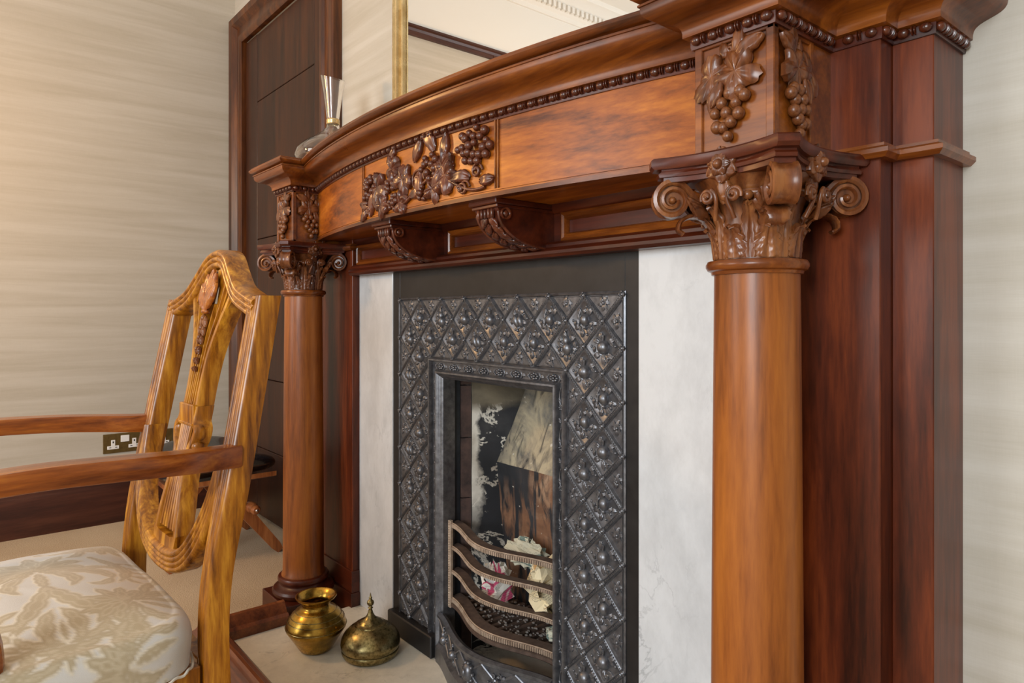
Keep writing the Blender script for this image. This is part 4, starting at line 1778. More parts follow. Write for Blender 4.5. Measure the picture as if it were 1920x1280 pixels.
M_side = soot_mat('sooty_peeling_paint', 'side')
M_back1 = soot_mat('sooty_fireback_brick', 'lower')
M_back2 = soot_mat('pale_fireback', 'upper')
M_brick = iron('sooty_brick', hexc(44, 34, 32), hexc(86, 66, 60), .8, 0, 30)
# left metal jamb, then brick column, then the splayed side
m = MB()
m.box(OX0 - .002, OX0 + .004, YI + .041, YI + .062, Z0, .86, .001)
m.build('metal_jamb', M_jamb, FB)
m = MB(); m.box(OX1 - .004, OX1 + .002, YI + .041, YI + .062, Z0, .86, .001)
m.build('metal_jamb', M_jamb, FB)


def side_x(y, s=0):
    t = (y - 1.062) / .19
    return (-1.487 + .075 * t) if s == 0 else (-1.067 - .075 * t)


zz = [Z0, .16, .30, .44, .60, .74, .86]
for s in (0, 1):
    for a, b in zip(zz, zz[1:]):
        m = MB()
        x0, x1 = side_x(1.0635, s), side_x(1.088, s)
        e = -.03 if s == 0 else .03
        P = [(x0, 1.0635), (x1, 1.088), (x1 + e, 1.088), (x0 + e, 1.0635)]
        m.add([(x, y, a + .0015) for x, y in P] + [(x, y, b - .0015) for x, y in P], [(0, 1, 2, 3), (4, 7, 6, 5), (0, 4, 5, 1), (1, 5, 6, 2), (2, 6, 7, 3), (3, 7, 4, 0)])
        m.build('brick', M_brick, FB)
    m = MB()
    x0, x1 = side_x(1.0895, s), side_x(1.262, s)

    def f(u, v, s=s, x0=x0, x1=x1):
        y = lerp(1.0895, 1.262, u); z = lerp(Z0, .86, v)
        q = mnoise.noise(Vector((y * 14, z * 9, s * 5)))
        return (lerp(x0, x1, u) + .003 * q, y, z)
    m.grid(f, 40, 120)
    o = m.build('side_wall', M_side, FB)
    o.location = (0, 0, 0)
# fireback with a knee
m = MB()


def fb(u, v, za, zb_, ya, yb_):
    z = lerp(za, zb_, v)
    y = lerp(ya, yb_, v)
    x = lerp(-1.46, -1.09, u)
    q = mnoise.fractal(Vector((x * 16, z * 7, 3)), 1, 2, 3)
    return (x, y + .004 * q, z)


m.grid(lambda u, v: fb(u, v, Z0, .53, 1.20, 1.155), 60, 60)
m.build('fireback', M_back1, FB)
m = MB()
m.grid(lambda u, v: fb(u, v, .53, .80, 1.155, 1.262), 60, 40)
m.build('fireback_slope', M_back2, FB)
m = MB(); m.box(-1.50, -1.05, 1.2625, 1.30, Z0, .88)
m.build('rear_wall', M_brick, FB)

# ================================================================== FIRE GRATE
GT = thing('fire_grate', 'worn iron grate with four bowed bars holding crumpled newspaper in the fireplace', 'grate', (-1.277, 1.0, .17))
gx0, gx1 = OX0 + .013, OX1 - .013
gy = lambda x: 1.030 - .008 - .052 * (0.5 - .5 * math.cos(2 * PI * (x - gx0) / (gx1 - gx0)))
for (z, hh, dp, nm) in ((.385, .011, .026, 'top_bar'), (.325, .008, .026, 'bar'), (.262, .008, .026, 'bar'), (.192, .012, .032, 'bottom_bar')):
    m = MB()
    rings = []
    for i in range(33):
        x = lerp(gx0, gx1, i / 32)
        y = gy(x)
        rings.append([(x, y, z - hh), (x, y - .0015, z - hh * .5), (x, y, z), (x, y + dp, z + .001), (x, y + dp, z - .004), (x, y + .006, z - hh)])
    m.loft(rings)
    if nm == 'bottom_bar':
        rings = []
        for i in range(33):
            x = lerp(gx0, gx1, i / 32); y = gy(x)
            rings.append([(x, y + .001, z - .026), (x, y - .004, z - .022), (x, y - .004, z - .016), (x, y + .001, z - hh - .001), (x, y + .008, z - hh), (x, y + .008, z - .026)])
        m.loft(rings)
    br = m.build(nm, M_grated if nm != 'top_bar' else M_grated, GT)
    m = MB()
    K = 72
    for i in range(K):
        x = lerp(gx0, gx1, (i + .5) / K)
        m.box(x - .0018, x + .0018, gy(x) - .0032, gy(x) + .001, z - hh + .0008, z - .0008, .0006)
    m.build('beading', M_grate, br, kind='stuff')
    m = MB()
    m.tube([(lerp(gx0, gx1, i / 32), gy(lerp(gx0, gx1, i / 32)) + .0005, z + .0006) for i in range(33)], .0016, 6)
    m.build('edge', M_grate, br)
for x in (gx0 + .004, gx1 - .004):
    m = MB(); m.box(x - .006, x + .006, gy(x) - .006, gy(x) + .004, .165, .392, .0015)
    for i in range(34):
        m.ell((x, gy(x) - .0062, .172 + i * .0064), (.003, .002, .0028), 6, 5)
    m.build('post', M_grate, GT)
for i in range(16):
    x = lerp(gx0 + .02, gx1 - .02, i / 15)
    m = MB(); m.box(x - .0055, x + .0055, gy(x) + .034, 1.155, .176, .186, .0015)
    m.build('slat', M_grated, GT)
am = MB()
rn = random.Random(3)
for i in range(300):
    x, y = rn.uniform(gx0 + .01, gx1 - .01), rn.uniform(1.01, 1.14)
    if y < gy(x) + .035: continue
    r = rn.uniform(.0015, .005)
    am.ell((x, y, .1865 + r * .4), (r, r * rn.uniform(.6, 1.2), r * .6), 5, 4)
M_ash = plain('grey_ash', hexc(120, 114, 110), .9)
tag(am.build('ash_crumbs', M_ash, None, kind='stuff'), 'pale grey ash crumbs scattered on the grate slats', 'ash')

# crumpled newspaper
def paper_mat(name, base, ink, seed, tint=None):
    m, t, b = nt(name)
    tc = N(t, 'ShaderNodeUVMap')
    sep = N(t, 'ShaderNodeSeparateXYZ')
    t.links.new(tc.outputs[0], sep.inputs[0])
    # lines of print: rows along v, words along u
    row = N(t, 'ShaderNodeMath', operation='MULTIPLY'); row.inputs[1].default_value = 46
    t.links.new(sep.outputs['Y'], row.inputs[0])
    fr = N(t, 'ShaderNodeMath', operation='FRACT'); t.links.new(row.outputs[0], fr.inputs[0])
    gt = N(t, 'ShaderNodeMath', operation='GREATER_THAN'); gt.inputs[1].default_value = .5
    t.links.new(fr.outputs[0], gt.inputs[0])
    nz = N(t, 'ShaderNodeTexNoise', noise_dimensions='3D', i_Scale=1.0, i_Detail=0.0)
    mp = N(t, 'ShaderNodeMapping'); mp.inputs['Scale'].default_value = (240, 46, 1)
    t.links.new(tc.outputs[0], mp.inputs[0]); t.links.new(mp.outputs[0], nz.inputs['Vector'])
    g2 = N(t, 'ShaderNodeMath', operation='GREATER_THAN'); g2.inputs[1].default_value = .47
    t.links.new(nz.outputs[0], g2.inputs[0])
    blk = N(t, 'ShaderNodeTexNoise', noise_dimensions='4D', i_Scale=6.0, i_Detail=0.0, i_W=seed)
    t.links.new(tc.outputs[0], blk.inputs['Vector'])
    g3 = N(t, 'ShaderNodeMath', operation='GREATER_THAN'); g3.inputs[1].default_value = .44
    t.links.new(blk.outputs[0], g3.inputs[0])
    m1 = N(t, 'ShaderNodeMath', operation='MULTIPLY'); t.links.new(gt.outputs[0], m1.inputs[0]); t.links.new(g2.outputs[0], m1.inputs[1])
    m2 = N(t, 'ShaderNodeMath', operation='MULTIPLY'); t.links.new(m1.outputs[0], m2.inputs[0]); t.links.new(g3.outputs[0], m2.inputs[1])
    m3 = N(t, 'ShaderNodeMath', operation='MULTIPLY'); m3.inputs[1].default_value = .6; t.links.new(m2.outputs[0], m3.inputs[0])
    body = ramp(t, [(.0, base), (.56, base), (.60, tint or base), (.70, tint or base), (.72, base)])
    t.links.new(blk.outputs[0], body.inputs[0])
    mx = N(t, 'ShaderNodeMix', data_type='RGBA')
    t.links.new(m3.outputs[0], mx.inputs[0]); t.links.new(body.outputs[0], mx.inputs[6]); mx.inputs[7].default_value = (*ink, 1)
    t.links.new(mx.outputs[2], b.inputs['Base Color'])
    b.inputs['Roughness'].default_value = .8
    return m


def crumple(name, c, r, seed, mat, label):
    """sheet of paper crushed into a ball: a folded grid wrapped round a centre"""
    rn = random.Random(seed)
    nn = 13
    vs, fs, uv = [], [], []
    for j in range(nn + 1):
        for i in range(nn + 1):
            u, v = i / nn, j / nn
            ju = u + (rn.uniform(-.3, .3) / nn if 0 < i < nn else 0)
            jv = v + (rn.uniform(-.3, .3) / nn if 0 < j < nn else 0)
            th = ju * 2 * PI * 1.06
            ph = (jv - .5) * PI * .94
            d = Vector((math.cos(th) * math.cos(ph), math.sin(th) * math.cos(ph), math.sin(ph)))
            h = rn.uniform(.70, 1.10)
            if (i + 2 * j) % 5 == 0:
                h *= .8
            vs.append((d.x * r[0] * h, d.y * r[1] * h, d.z * r[2] * h))
            uv.append((u, v))
    for j in range(nn):
        for i in range(nn):
            a = j * (nn + 1) + i
            if rn.random() < .5:
                fs += [(a, a + 1, a + nn + 2), (a, a + nn + 2, a + nn + 1)]
            else:
                fs += [(a, a + 1, a + nn + 1), (a + 1, a + nn + 2, a + nn + 1)]
    me = bpy.data.meshes.new(name)
    me.from_pydata(vs, [], fs)
    ul = me.uv_layers.new(name='UVMap')
    for lp_ in me.loops:
        ul.data[lp_.index].uv = uv[lp_.vertex_index]
    me.materials.append(mat)
    o = bpy.data.objects.new(name, me)
    COL.objects.link(o)
    o.location = c
    o.rotation_euler = (rn.uniform(-.4, .4), rn.uniform(-.4, .4), rn.uniform(0, 6))
    tag(o, label, 'newspaper', 'crumpled newspapers in the grate')
    return o


P1 = paper_mat('newsprint_cream', hexc(232, 216, 180), hexc(60, 56, 52), 1.0, hexc(214, 168, 110))
P2 = paper_mat('newsprint_white', hexc(228, 226, 220), hexc(70, 70, 76), 2.0, hexc(200, 74, 116))
P3 = paper_mat('newsprint_grey', hexc(208, 206, 186), hexc(70, 74, 66), 5.0, hexc(110, 130, 124))
crumple('crumpled_newspaper', (-1.168, 1.088, .300), (.080, .050, .062), 5, P1, 'large cream crumpled newspaper ball at the right of the grate')
crumple('crumpled_newspaper', (-1.330, 1.060, .258), (.046, .040, .060), 8, P2, 'white crumpled newspaper with a pink patch at the left of the grate')
crumple('crumpled_newspaper', (-1.285, 1.118, .335), (.062, .030, .038), 12, P3, 'greyish crumpled newspaper behind the pink-patched one')
crumple('crumpled_newspaper', (-1.125, 1.075, .206), (.030, .026, .018), 15, P3, 'small greenish crumpled newspaper under the large cream ball')

# ================================================================== MIRROR
MR = thing('wall_mirror', 'gilt-framed overmantel mirror standing on the mahogany shelf', 'mirror', (-1.25, YW - .02, ZT))
mx0, mx1, mz0, mz1 = -1.906, -.70, ZT + .0005, 2.55
prm = [(a * .82, b) for a, b in [(0, 0), (0, -.020), (.006, -.028), (.013, -.028), (.017, -.022), (.024, -.024), (.030, -.030), (.037, -.028), (.040, -.018), (.050, -.016), (.056, -.020), (.062, -.018), (.068, -.006), (.068, 0)]]
rings = []
for (px, pz, sx, sz) in [(mx0, mz0, 1, 1), (mx1, mz0, -1, 1), (mx1, mz1, -1, -1), (mx0, mz1, 1, -1)]:
    rings.append([(px + sx * a, YW - .002 + b, pz + sz * a) for a, b in prm])
m = MB(); m.loft(rings, loop=True)
m.build('frame', M_gilt, MR)
m = MB(); m.box(mx0 + .06, mx1 - .06, YW - .010, YW - .006, mz0 + .06, mz1 - .06)
m.build('glass', M_mirror, MR, label='mirror glass')

# ================================================================== DECANTER
dx, dy = -2.035, .955
DC = thing('decanter', 'clear glass decanter with a flared slanting neck at the left end of the shelf', 'decanter', (dx, dy, ZT))
m = MB()
po = [(0, .0), (.055, .0), (.085, .004), (.108, .018), (.117, .036), (.112, .056), (.092, .078), (.062, .098), (.036, .114), (.021, .130), (.0185, .146), (.0185, .154), (.021, .170), (.024, .20), (.029, .235), (.036, .275), (.0385, .288)]
pi_ = [(.0365, .288), (.034, .275), (.027, .235), (.022, .20), (.0185, .170), (.0160, .154), (.0160, .146), (.0185, .130), (.034, .112), (.060, .095), (.090, .075), (.109, .056), (.114, .036), (.105, .019), (.083, .008), (0, .008)]
nL = 48
rings = []
for r, z in po + pi_:
    rr = []
    for i in range(nL):
        a = 2 * PI * i / nL
        zz_ = z
        if z > .17:
            zz_ = z + (z - .17) / .118 * (-.012) * math.cos(a - .2)
        rr.append((dx + max(r, 1e-4) * math.cos(a), dy + max(r, 1e-4) * math.sin(a), ZT + .0008 + zz_))
    rings.append(rr)
m.loft(rings, False)
m.build('glass_body', M_glass, DC, smooth=60)
m = MB()
m.lathe([(.0186, .140), (.0205, .142), (.0215, .146), (.0205, .150), (.0215, .153), (.0205, .157), (.0186, .159)], 32, (dx, dy, ZT), False)
m.build('collar', M_gilt, DC, label='gilt collar round the neck')

# ================================================================== BRASS POT AND DOMED BOX
vx, vy = -1.754, .775
VP = thing('brass_pot', 'round brass pot with a flared rim standing on the marble hearth by the column', 'pot', (vx, vy, Z0))
m = MB()
po = [(0, 0), (.040, 0), (.044, .004), (.050, .014), (.060, .030), (.072, .048), (.0785, .058), (.0795, .064), (.0775, .072), (.070, .088), (.058, .102), (.0455, .110), (.038, .114), (.0365, .120), (.038, .126), (.044, .132), (.051, .137), (.054, .141), (.054, .1435), (.051, .144)]
pi_ = [(.049, .143), (.041, .135), (.0345, .126), (.033, .120), (.035, .112), (.054, .098), (.070, .078), (.075, .064), (.056, .030), (.040, .006), (0, .005)]
m.lathe(po + pi_, 64, (vx, vy, Z0 + .0008), False)
pt = m.build('body', M_brass, VP, smooth=50)
for z, r in ((.0655, .0797), (.0835, .0735), (.094, .066), (.1055, .0530)):
    m = MB()
    m.tube([(vx + r * math.cos(i * PI / 24), vy + r * math.sin(i * PI / 24), Z0 + z) for i in range(48)], .0011, 6, True)
    m.build('engraved_ring', M_bronze, pt)
bx_, by_ = -1.632, .872
DB = thing('domed_brass_box', 'engraved domed brass incense box with a spire finial on the hearth beside the pot', 'incense box', (bx_, by_, Z0))
m = MB()
m.lathe([(0, 0), (.066, 0), (.070, .003), (.074, .010), (.0755, .016), (.074, .020), (0, .020)], 64, (bx_, by_, Z0 + .0005))
m.build('base', M_bronze, DB, smooth=40)
m = MB()
m.lathe([(0, .021), (.0735, .021), (.0765, .026), (.0775, .034), (.0755, .046), (.068, .060), (.055, .072), (.044, .0785), (.041, .080), (.040, .083), (.034, .085), (.030, .087), (.0285, .090), (.020, .094), (.012, .101), (.0075, .109), (.005, .118), (0, .118)], 64, (bx_, by_, Z0))
lid = m.build('lid', M_bronze, DB, smooth=40)
m = MB()
m.lathe([(0, .117), (.0048, .117), (.0045, .122), (.007, .1235), (.0045, .126), (.004, .129), (.0075, .131), (.0095, .136), (.0085, .141), (.005, .144), (.003, .147), (.005, .149), (.003, .152), (.0018, .157), (.0005, .163), (0, .164)], 24, (bx_, by_, Z0))
m.build('finial', M_bronze, DB, smooth=60)

# ================================================================== FOLDING STOOL
ST = thing('folding_stool', 'low folding stool with black leather saddle seat and crossed wooden legs by the dark door', 'stool', (-2.82, .80, 0))
sx0_, sx1_, sy0_, sy1_ = -3.10, -2.57, .62, 1.02


def seat_z(x, y):
    u = (x - (sx0_ + sx1_) / 2) / ((sx1_ - sx0_) / 2)
    v = (y - (sy0_ + sy1_) / 2) / ((sy1_ - sy0_) / 2)
    return .300 + .055 * u * u + .018 * (1 - v * v)


def cush(u, v):
    a = u * 2 * PI
    # superellipse plan, v from 0 centre-top ... 1 centre-bottom
    if v < .5:
        k = math.sin(v * PI) ** .5; top = 1
    else:
        k = math.sin(v * PI) ** .5; top = -1
    ca, sa = math.cos(a), math.sin(a)
    ex = .55
    X = abs(ca) ** ex * (1 if ca > 0 else -1) * k
    Y = abs(sa) ** ex * (1 if sa > 0 else -1) * k
    x = (sx0_ + sx1_) / 2 + X * (sx1_ - sx0_) / 2
    y = (sy0_ + sy1_) / 2 + Y * (sy1_ - sy0_) / 2
    z = seat_z(x, y) + .040 * math.cos(v * PI) + .024 - .012 * (v > .5) * 0
    return (x, y, z)


m = MB(); m.grid(cush, 64, 24, True)
m.build('seat_cushion', M_leather, ST, smooth=70)
m = MB()
rings = []
for i in range(25):
    x = lerp(sx0_ + .06, sx1_ - .06, i / 24)
    z = .284 + .055 * ((x + 2.835) / .265) ** 2
    rings.append([(x, sy0_ + .02, z - .014), (x, sy1_ - .02, z - .014), (x, sy1_ - .02, z + .004), (x, sy0_ + .02, z + .004)])
m.loft(rings)
m.build('seat_board', W_stool, ST)
for xx in (-2.66, -3.02):
    for sg in (-1, 1):
        m = MB()
        a = Vector((xx + sg * .012, .80 if sg > 0 else .90, .290)); b = Vector((xx + sg * .012, 1.02 if sg > 0 else .62, .006))
        d = (b - a).normalized(); nrm = Vector((0, -d.z, d.y))
        rings = []
        for t, w in ((0, .016), (.3, .020), (.45, .022), (.6, .020), (.92, .018), (1, .012)):
            p = a.lerp(b, t)
            rings.append([p + Vector((sx * .0105, 0, 0)) + nrm * sy * w for sx, sy in ((-1, -1), (1, -1), (1, 1), (-1, 1))])
        m.loft(rings)
        m.build('leg', W_stool, ST)
m = MB()
m.M = Matrix.Translation((-3.05, .905, .195)) @ Matrix.Rotation(PI / 2, 4, 'Y')
m.lathe([(0, 0), (.011, 0), (.016, .03), (.016, .09), (.020, .2), (.016, .33), (.014, .385), (.020, .40), (.021, .43), (.013, .445), (.017, .452), (.018, .465), (.012, .475), (0, .476)], 20)
m.build('stretcher', W_stool, ST)
m = MB(); m.ell((-2.573, .905, .195), (.004, .006, .006), 10, 6)
m.build('pivot_cap', M_chrome, ST)

# ================================================================== ARMCHAIR
CH = thing('armchair', 'shield-back wooden armchair with a cream damask seat in the left foreground', 'armchair', (-1.49, .333, 0), R_(3.5))
def yb_(z):
    w = .09
    if z > .45 + w:
        return .19 * (z - .45)
    if z > .45 - w:
        t = (z - .45 + w) / (2 * w)
        return .19 * w * t * t
    return .08 * (.36 - z) ** 1.4


BLAT = Vector((0, -1, .0))
THK = .036


def reeded(h, b=THK, n=3):
    p = [(-h, -b), (-h, -.002), (-h * .88, .003)]
    for i in range(n):
        c = (-.88 + 1.76 * (i + .5) / n) * h
        w = h * 1.76 / n / 2
        p += [(c - w * .55, .006), (c, .007), (c + w * .55, .006)]
        if i < n - 1:
            p.append((c + w, .0015))
    p += [(h * .88, .003), (h, -.002), (h, -b)]
    return p


def plane_ribbon(m, pts2, hw, prof_fn, closed=False, off=0.0):
    """pts2: list of (s, z) in the back plane; hw half-width per point or scalar"""
    P = [Vector((s, yb_(z) + off, z)) for s, z in pts2]
    Ns, sc = [], []
    for i in range(len(P)):
        t = (P[min(i + 1, len(P) - 1)] - P[max(i - 1, 0)])
        t.y = 0
        t.normalize()
        Ns.append(Vector((t.z, 0, -t.x)))
        k = hw[i] if hasattr(hw, '__len__') else hw
        sc.append((k / .02, 1))
    m.ribbon(P, Ns, BLAT, prof_fn, sc)


def sp2(pts, n=6):
    return [(p.x, p.y) for p in spline([Vector((a, b, 0)) for a, b in pts], n)]


for sg in (-1, 1):
    st = [(.229, .962), (.232, .90), (.236, .80), (.240, .69), (.243, .60), (.243, .52), (.241, .45), (.243, .36), (.246, .25), (.246, .12), (.243, .002)]
    pts = sp2([(sg * a, b) for a, b in st], 4)
    hw = [.0265 if z > .62 else lerp(.0265, .019, min(1, (.62 - z) / .12)) for a, z in pts]
    m = MB(); plane_ribbon(m, pts, hw, reeded(.02))
    m.build('stile_leg', W_chair, CH, world=False, smooth=45)
# crest rail
cr = [(-.235, .939), (-.195, .948), (-.135, .967), (-.088, 1.000), (-.045, 1.034), (0, 1.0445), (.045, 1.034), (.088, 1.000), (.135, .967), (.195, .948), (.235, .939)]
m = MB(); plane_ribbon(m, sp2(cr, 6), .0195, reeded(.02, THK, 3), off=-.0015)
m.build('crest_rail', W_chair, CH, world=False, smooth=45)
# shield loop
lp2 = [(-.222, .68), (-.215, .62), (-.197, .565), (-.165, .515), (-.115, .474), (-.06, .455), (0, .450), (.06, .455), (.115, .474), (.165, .515), (.197, .565), (.215, .62), (.222, .68)]
pts = sp2(lp2, 6)
m = MB(); plane_ribbon(m, pts, [lerp(.014, .0225, min(1, (.70 - z) / .18)) for a, z in pts], reeded(.02, .030, 4), off=-.003)
m.build('shield_loop', W_chair, CH, world=False, smooth=45)


def rib(pts, hw, thick=.020, off=.004, name='rib', n=5, parent=None):
    m = MB()
    plane_ribbon(m, sp2(pts, n), hw, [(-.02, -thick), (-.02, 0), (-.013, .004), (.013, .004), (.02, 0), (.02, -thick)], off=off)
    return m.build(name, W_chair, parent or SPL, world=False, smooth=45)


m = MB(); m.box(-.040, .040, yb_(.725) - .004, yb_(.725) + .030, .703, .748, .002)
m.box(-.041, .041, yb_(.725) - .007, yb_(.725) + .02, .706, .711, .001)
SPL = m.build('splat', W_chair, CH, world=False)
for sg in (-1, 1):
    rib([(sg * .034, .745), (sg * .034, .79), (sg * .043, .85), (sg * .066, .905), (sg * .100, .962)], .0062, .030)
    rib([(sg * .0205, .745), (sg * .021, .80), (sg * .031, .87), (sg * .055, .94), (sg * .068, 1.0)], .0028)
    rib([(sg * .0095, .745), (sg * .0095, .80), (sg * .015, .88), (sg * .030, .95)], .0024)
rib([(0, .745), (0, .80), (0, .86)], .0024)
# pierced upper web under the crest
for sg in (-1, 1):
    m = MB()
    outl = [(.128, .968), (.104, .952), (.092, .938), (.078, .978), (.060, .925), (.050, .985), (.036, .925), (.026, .985), (.014, 1.00), (.0, 1.02), (.045, 1.030), (.088, .998)]
    P = [(sg * a, b) for a, b in outl]
    A = [(s, yb_(z) + .004, z) for s, z in P]
    B = [(s, yb_(z) + .022, z) for s, z in P]
    n = len(P)
    m.add(A + B, [tuple(range(n)), tuple(range(2 * n - 1, n - 1, -1))] + [(i, i + n, (i + 1) % n + n, (i + 1) % n) for i in range(n)])
    m.build('web', W_chair, SPL, world=False)


def backM(s, z, off=0.0, rz=0.0):
    nrm = Vector((0, -1, .19)).normalized()
    up = Vector((0, .19, 1)).normalized()
    M = Matrix((up.cross(nrm), up, nrm)).transposed().to_4x4()
    M.translation = Vector((s, yb_(z) - off, z))
    return M @ Matrix.Rotation(rz, 4, 'Z')


m = MB()
for i, (rz, L) in enumerate([(0, .086), (.30, .080), (-.30, .080), (.60, .068), (-.60, .068)]):
    long_leaf(m, backM(0, .938, .002 + .001 * i, rz), L, .016, .012, 0, .004, 7)
m.M = backM(0, .934, .002); m.ell((0, 0, .003), (.016, .006, .008), 10, 6); m.M = Matrix.Identity(4)
m.build('feather_plume', W_arm, SPL, world=False, smooth=60)
m = MB()
for i, z in enumerate((.925, .905, .885, .862, .84, .822)):
    k = 1 - i * .11
    for sg in (-1, 1):
        long_leaf(m, backM(sg * .002, z, .003, PI + sg * .45), .026 * k, .007 * k, .008, 0, .002)
    m.M = backM(0, z - .004, .003); m.ell((0, 0, .003), (.005 * k, .008 * k, .006), 8, 6); m.M = Matrix.Identity(4)
m.build('husk_drop', W_k, SPL, world=False, smooth=60)
# lower fan of reeds with its curved sides
for i in range(6):
    t = (i + .5) / 6 * 2 - 1
    m = MB()
    P = [(t * .030, .704), (t * .026, .66), (t * .030, .60), (t * .038, .55), (t * .044, .505)]
    m.tube([Vector((s, yb_(z) + .004, z)) for s, z in sp2(P, 5)], .0048, 8)
    m.build('reed', W_chair, SPL, world=False)
for sg in (-1, 1):
    rib([(sg * .040, .745), (sg * .042, .715), (sg * .056, .70), (sg * .052, .68), (sg * .036, .655), (sg * .036, .60), (sg * .048, .55), (sg * .056, .495)], .0075, .030, .002)
    m = MB()
    m.M = backM(sg * .055, .694, -.012); m.ell((0, 0, 0), (.011, .017, .014), 12, 8)
    m.M = backM(sg * .054, .668, -.012); m.ell((0, 0, 0), (.010, .012, .012), 12, 8)
    m.build('carved_knuckle', W_chair, SPL, world=False)
m = MB()
P = [(-.066, .500), (-.060, .470), (.060, .470), (.066, .500), (.03, .494), (-.03, .494)]
A = [(s, yb_(z) - .002, z) for s, z in P]; B = [(s, yb_(z) + .028, z) for s, z in P]
m.add(A + B, [tuple(range(6)), tuple(range(11, 5, -1))] + [(i, i + 6, (i + 1) % 6 + 6, (i + 1) % 6) for i in range(6)])
m.build('shoe', W_chair, SPL, world=False)
# arms
for sg in (-1, 1):
    P = spline([Vector((sg * .252, .052, .682)), Vector((sg * .262, .010, .684)), Vector((sg * .278, -.045, .688)), Vector((sg * .290, -.13, .694)), Vector((sg * .292, -.25, .698)), Vector((sg * .286, -.36, .690)), Vector((sg * .280, -.42, .672))], 6)
    m = MB()
    rings = []
    for i, p in enumerate(P):
        t = i / (len(P) - 1)
        d = (P[min(i + 1, len(P) - 1)] - P[max(i - 1, 0)]).normalized()
        lat = Vector((0, 0, 1)).cross(d).normalized()
        w = lerp(.017, .024, min(1, t * 2)) if t < .5 else lerp(.024, .028, (t - .5) * 2)
        hh = lerp(.021, .016, t)
        ring = []
        for a, b in ((-.9, -1), (.9, -1), (1, -.85), (1.05, .55), (.92, .82), (0, .92), (-.92, .82), (-1.05, .55), (-1, -.85)):
            ring.append(p + lat * w * a + Vector((0, 0, 1)) * hh * b)
        rings.append(ring)
    m.loft(rings)
    m.build('armrest', W_arm, CH, world=False, smooth=50)
    m = MB()
    Q = spline([Vector((sg * .283, -.40, .672)), Vector((sg * .292, -.38, .62)), Vector((sg * .285, -.33, .54)), Vector((sg * .262, -.30, .46)), Vector((sg * .245, -.30, .36))], 5)
    m.tube(Q, [.015 + .004 * (i / len(Q)) for i in range(len(Q))], 10)
    m.build('arm_support', W_arm, CH, world=False)
    m = MB()
    rings = []
    for z, w in ((.33, .022), (.25, .021), (.10, .017), (.001, .013)):
        rings.append([(sg * .255 + a * w, -.475 + b * w, z) for a, b in ((-1, -1), (1, -1), (1, 1), (-1, 1))])
    m.loft(rings)
    m.build('front_leg', W_chair, CH, world=False)
m = MB()
m.box(-.228, .228, -.006, .022, .262, .332, .002)
m.box(-.24, .24, -.49, -.465, .262, .332, .002)
for sg in (-1, 1):
    x = sg * .245
    m.box(x - .012, x + .012, -.47, -.01, .262, .332, .002)
m.build('seat_rail', W_chair, CH, world=False)

# damask cushion with a woven pattern stored per vertex
NU, NV = 420, 170


def seat_plan(a):
    s = (a / (2 * PI)) % 1 * 4
    k = int(s) % 4
    t = (s - int(s)) * 2 - 1
    sx, sy = ((1, t), (-t, 1), (-1, -t), (t, -1))[k]
    n = (abs(sx) ** 7.4 + abs(sy) ** 7.4) ** (1 / 7.4)
    return sx / n, sy / n


sv = []
uvp = []
for j in range(NV + 1):
    v = j / NV
    if v < .78:
        k = v / .78 * .90
        z = .462 - .040 * (k / .90) ** 2.6
        ex = 0
    elif v < .92:
        q = (v - .78) / .14
        k = .90 + .10 * math.sin(q * PI / 2)
        z = .422 - .040 * (1 - math.cos(q * PI / 2))
        ex = .03 * q
    else:
        q = (v - .92) / .08
        k = 1.0 - .012 * q
        z = .382 - .047 * q
        ex = .03 + .047 * q
    for i in range(NU):
        a = 2 * PI * i / NU
        X, Y = seat_plan(a)
        yl = -.264 + Y * k * .256
        w = lerp(.286, .304, min(1, max(0, (-yl) / .5)))
        xl = X * k * w
        # waviness of the upholstery edge
        sv.append((xl, yl, z + .0015 * math.sin(a * 9) * k))
        n_ = math.hypot(X, Y) or 1
        uvp.append((xl + X / n_ * ex, yl + Y / n_ * ex))
sf = []
for j in range(NV):
    for i in range(NU):
        k = (i + 1) % NU
        sf.append((j * NU + i, (j + 1) * NU + i, (j + 1) * NU + k, j * NU + k))
me = bpy.data.meshes.new('seat_cushion')
me.from_pydata(sv, [], sf)
me.polygons.foreach_set('use_smooth', [True] * len(me.polygons))
UV = np.array(uvp)
mask = np.full(len(UV), 1e3)


def add_leaf(p0, p1, p2, w, teeth=4, seed=0, side=0):
    global mask
    K = 22
    px, py = UV[:, 0], UV[:, 1]
    lo = np.minimum(np.minimum(p0, p1), p2) - w * 2
    hi_ = np.maximum(np.maximum(p0, p1), p2) + w * 2
    sel = (px > lo[0]) & (px < hi_[0]) & (py > lo[1]) & (py < hi_[1])
    if not sel.any():
        return
    X, Y = px[sel], py[sel]
    cur = mask[sel]
    for i in range(K + 1):
        t = i / K
        c = (1 - t) ** 2 * p0 + 2 * t * (1 - t) * p1 + t * t * p2
        r = w * (math.sin(PI * min(1, t * .85 + .12)) ** .8) * (.78 + .34 * abs(math.sin(teeth * PI * t + seed)))
        d = np.hypot(X - c[0], Y - c[1]) - r
        cur = np.minimum(cur, d)
    mask[sel] = cur


def V2(x, y): return np.array([x, y])


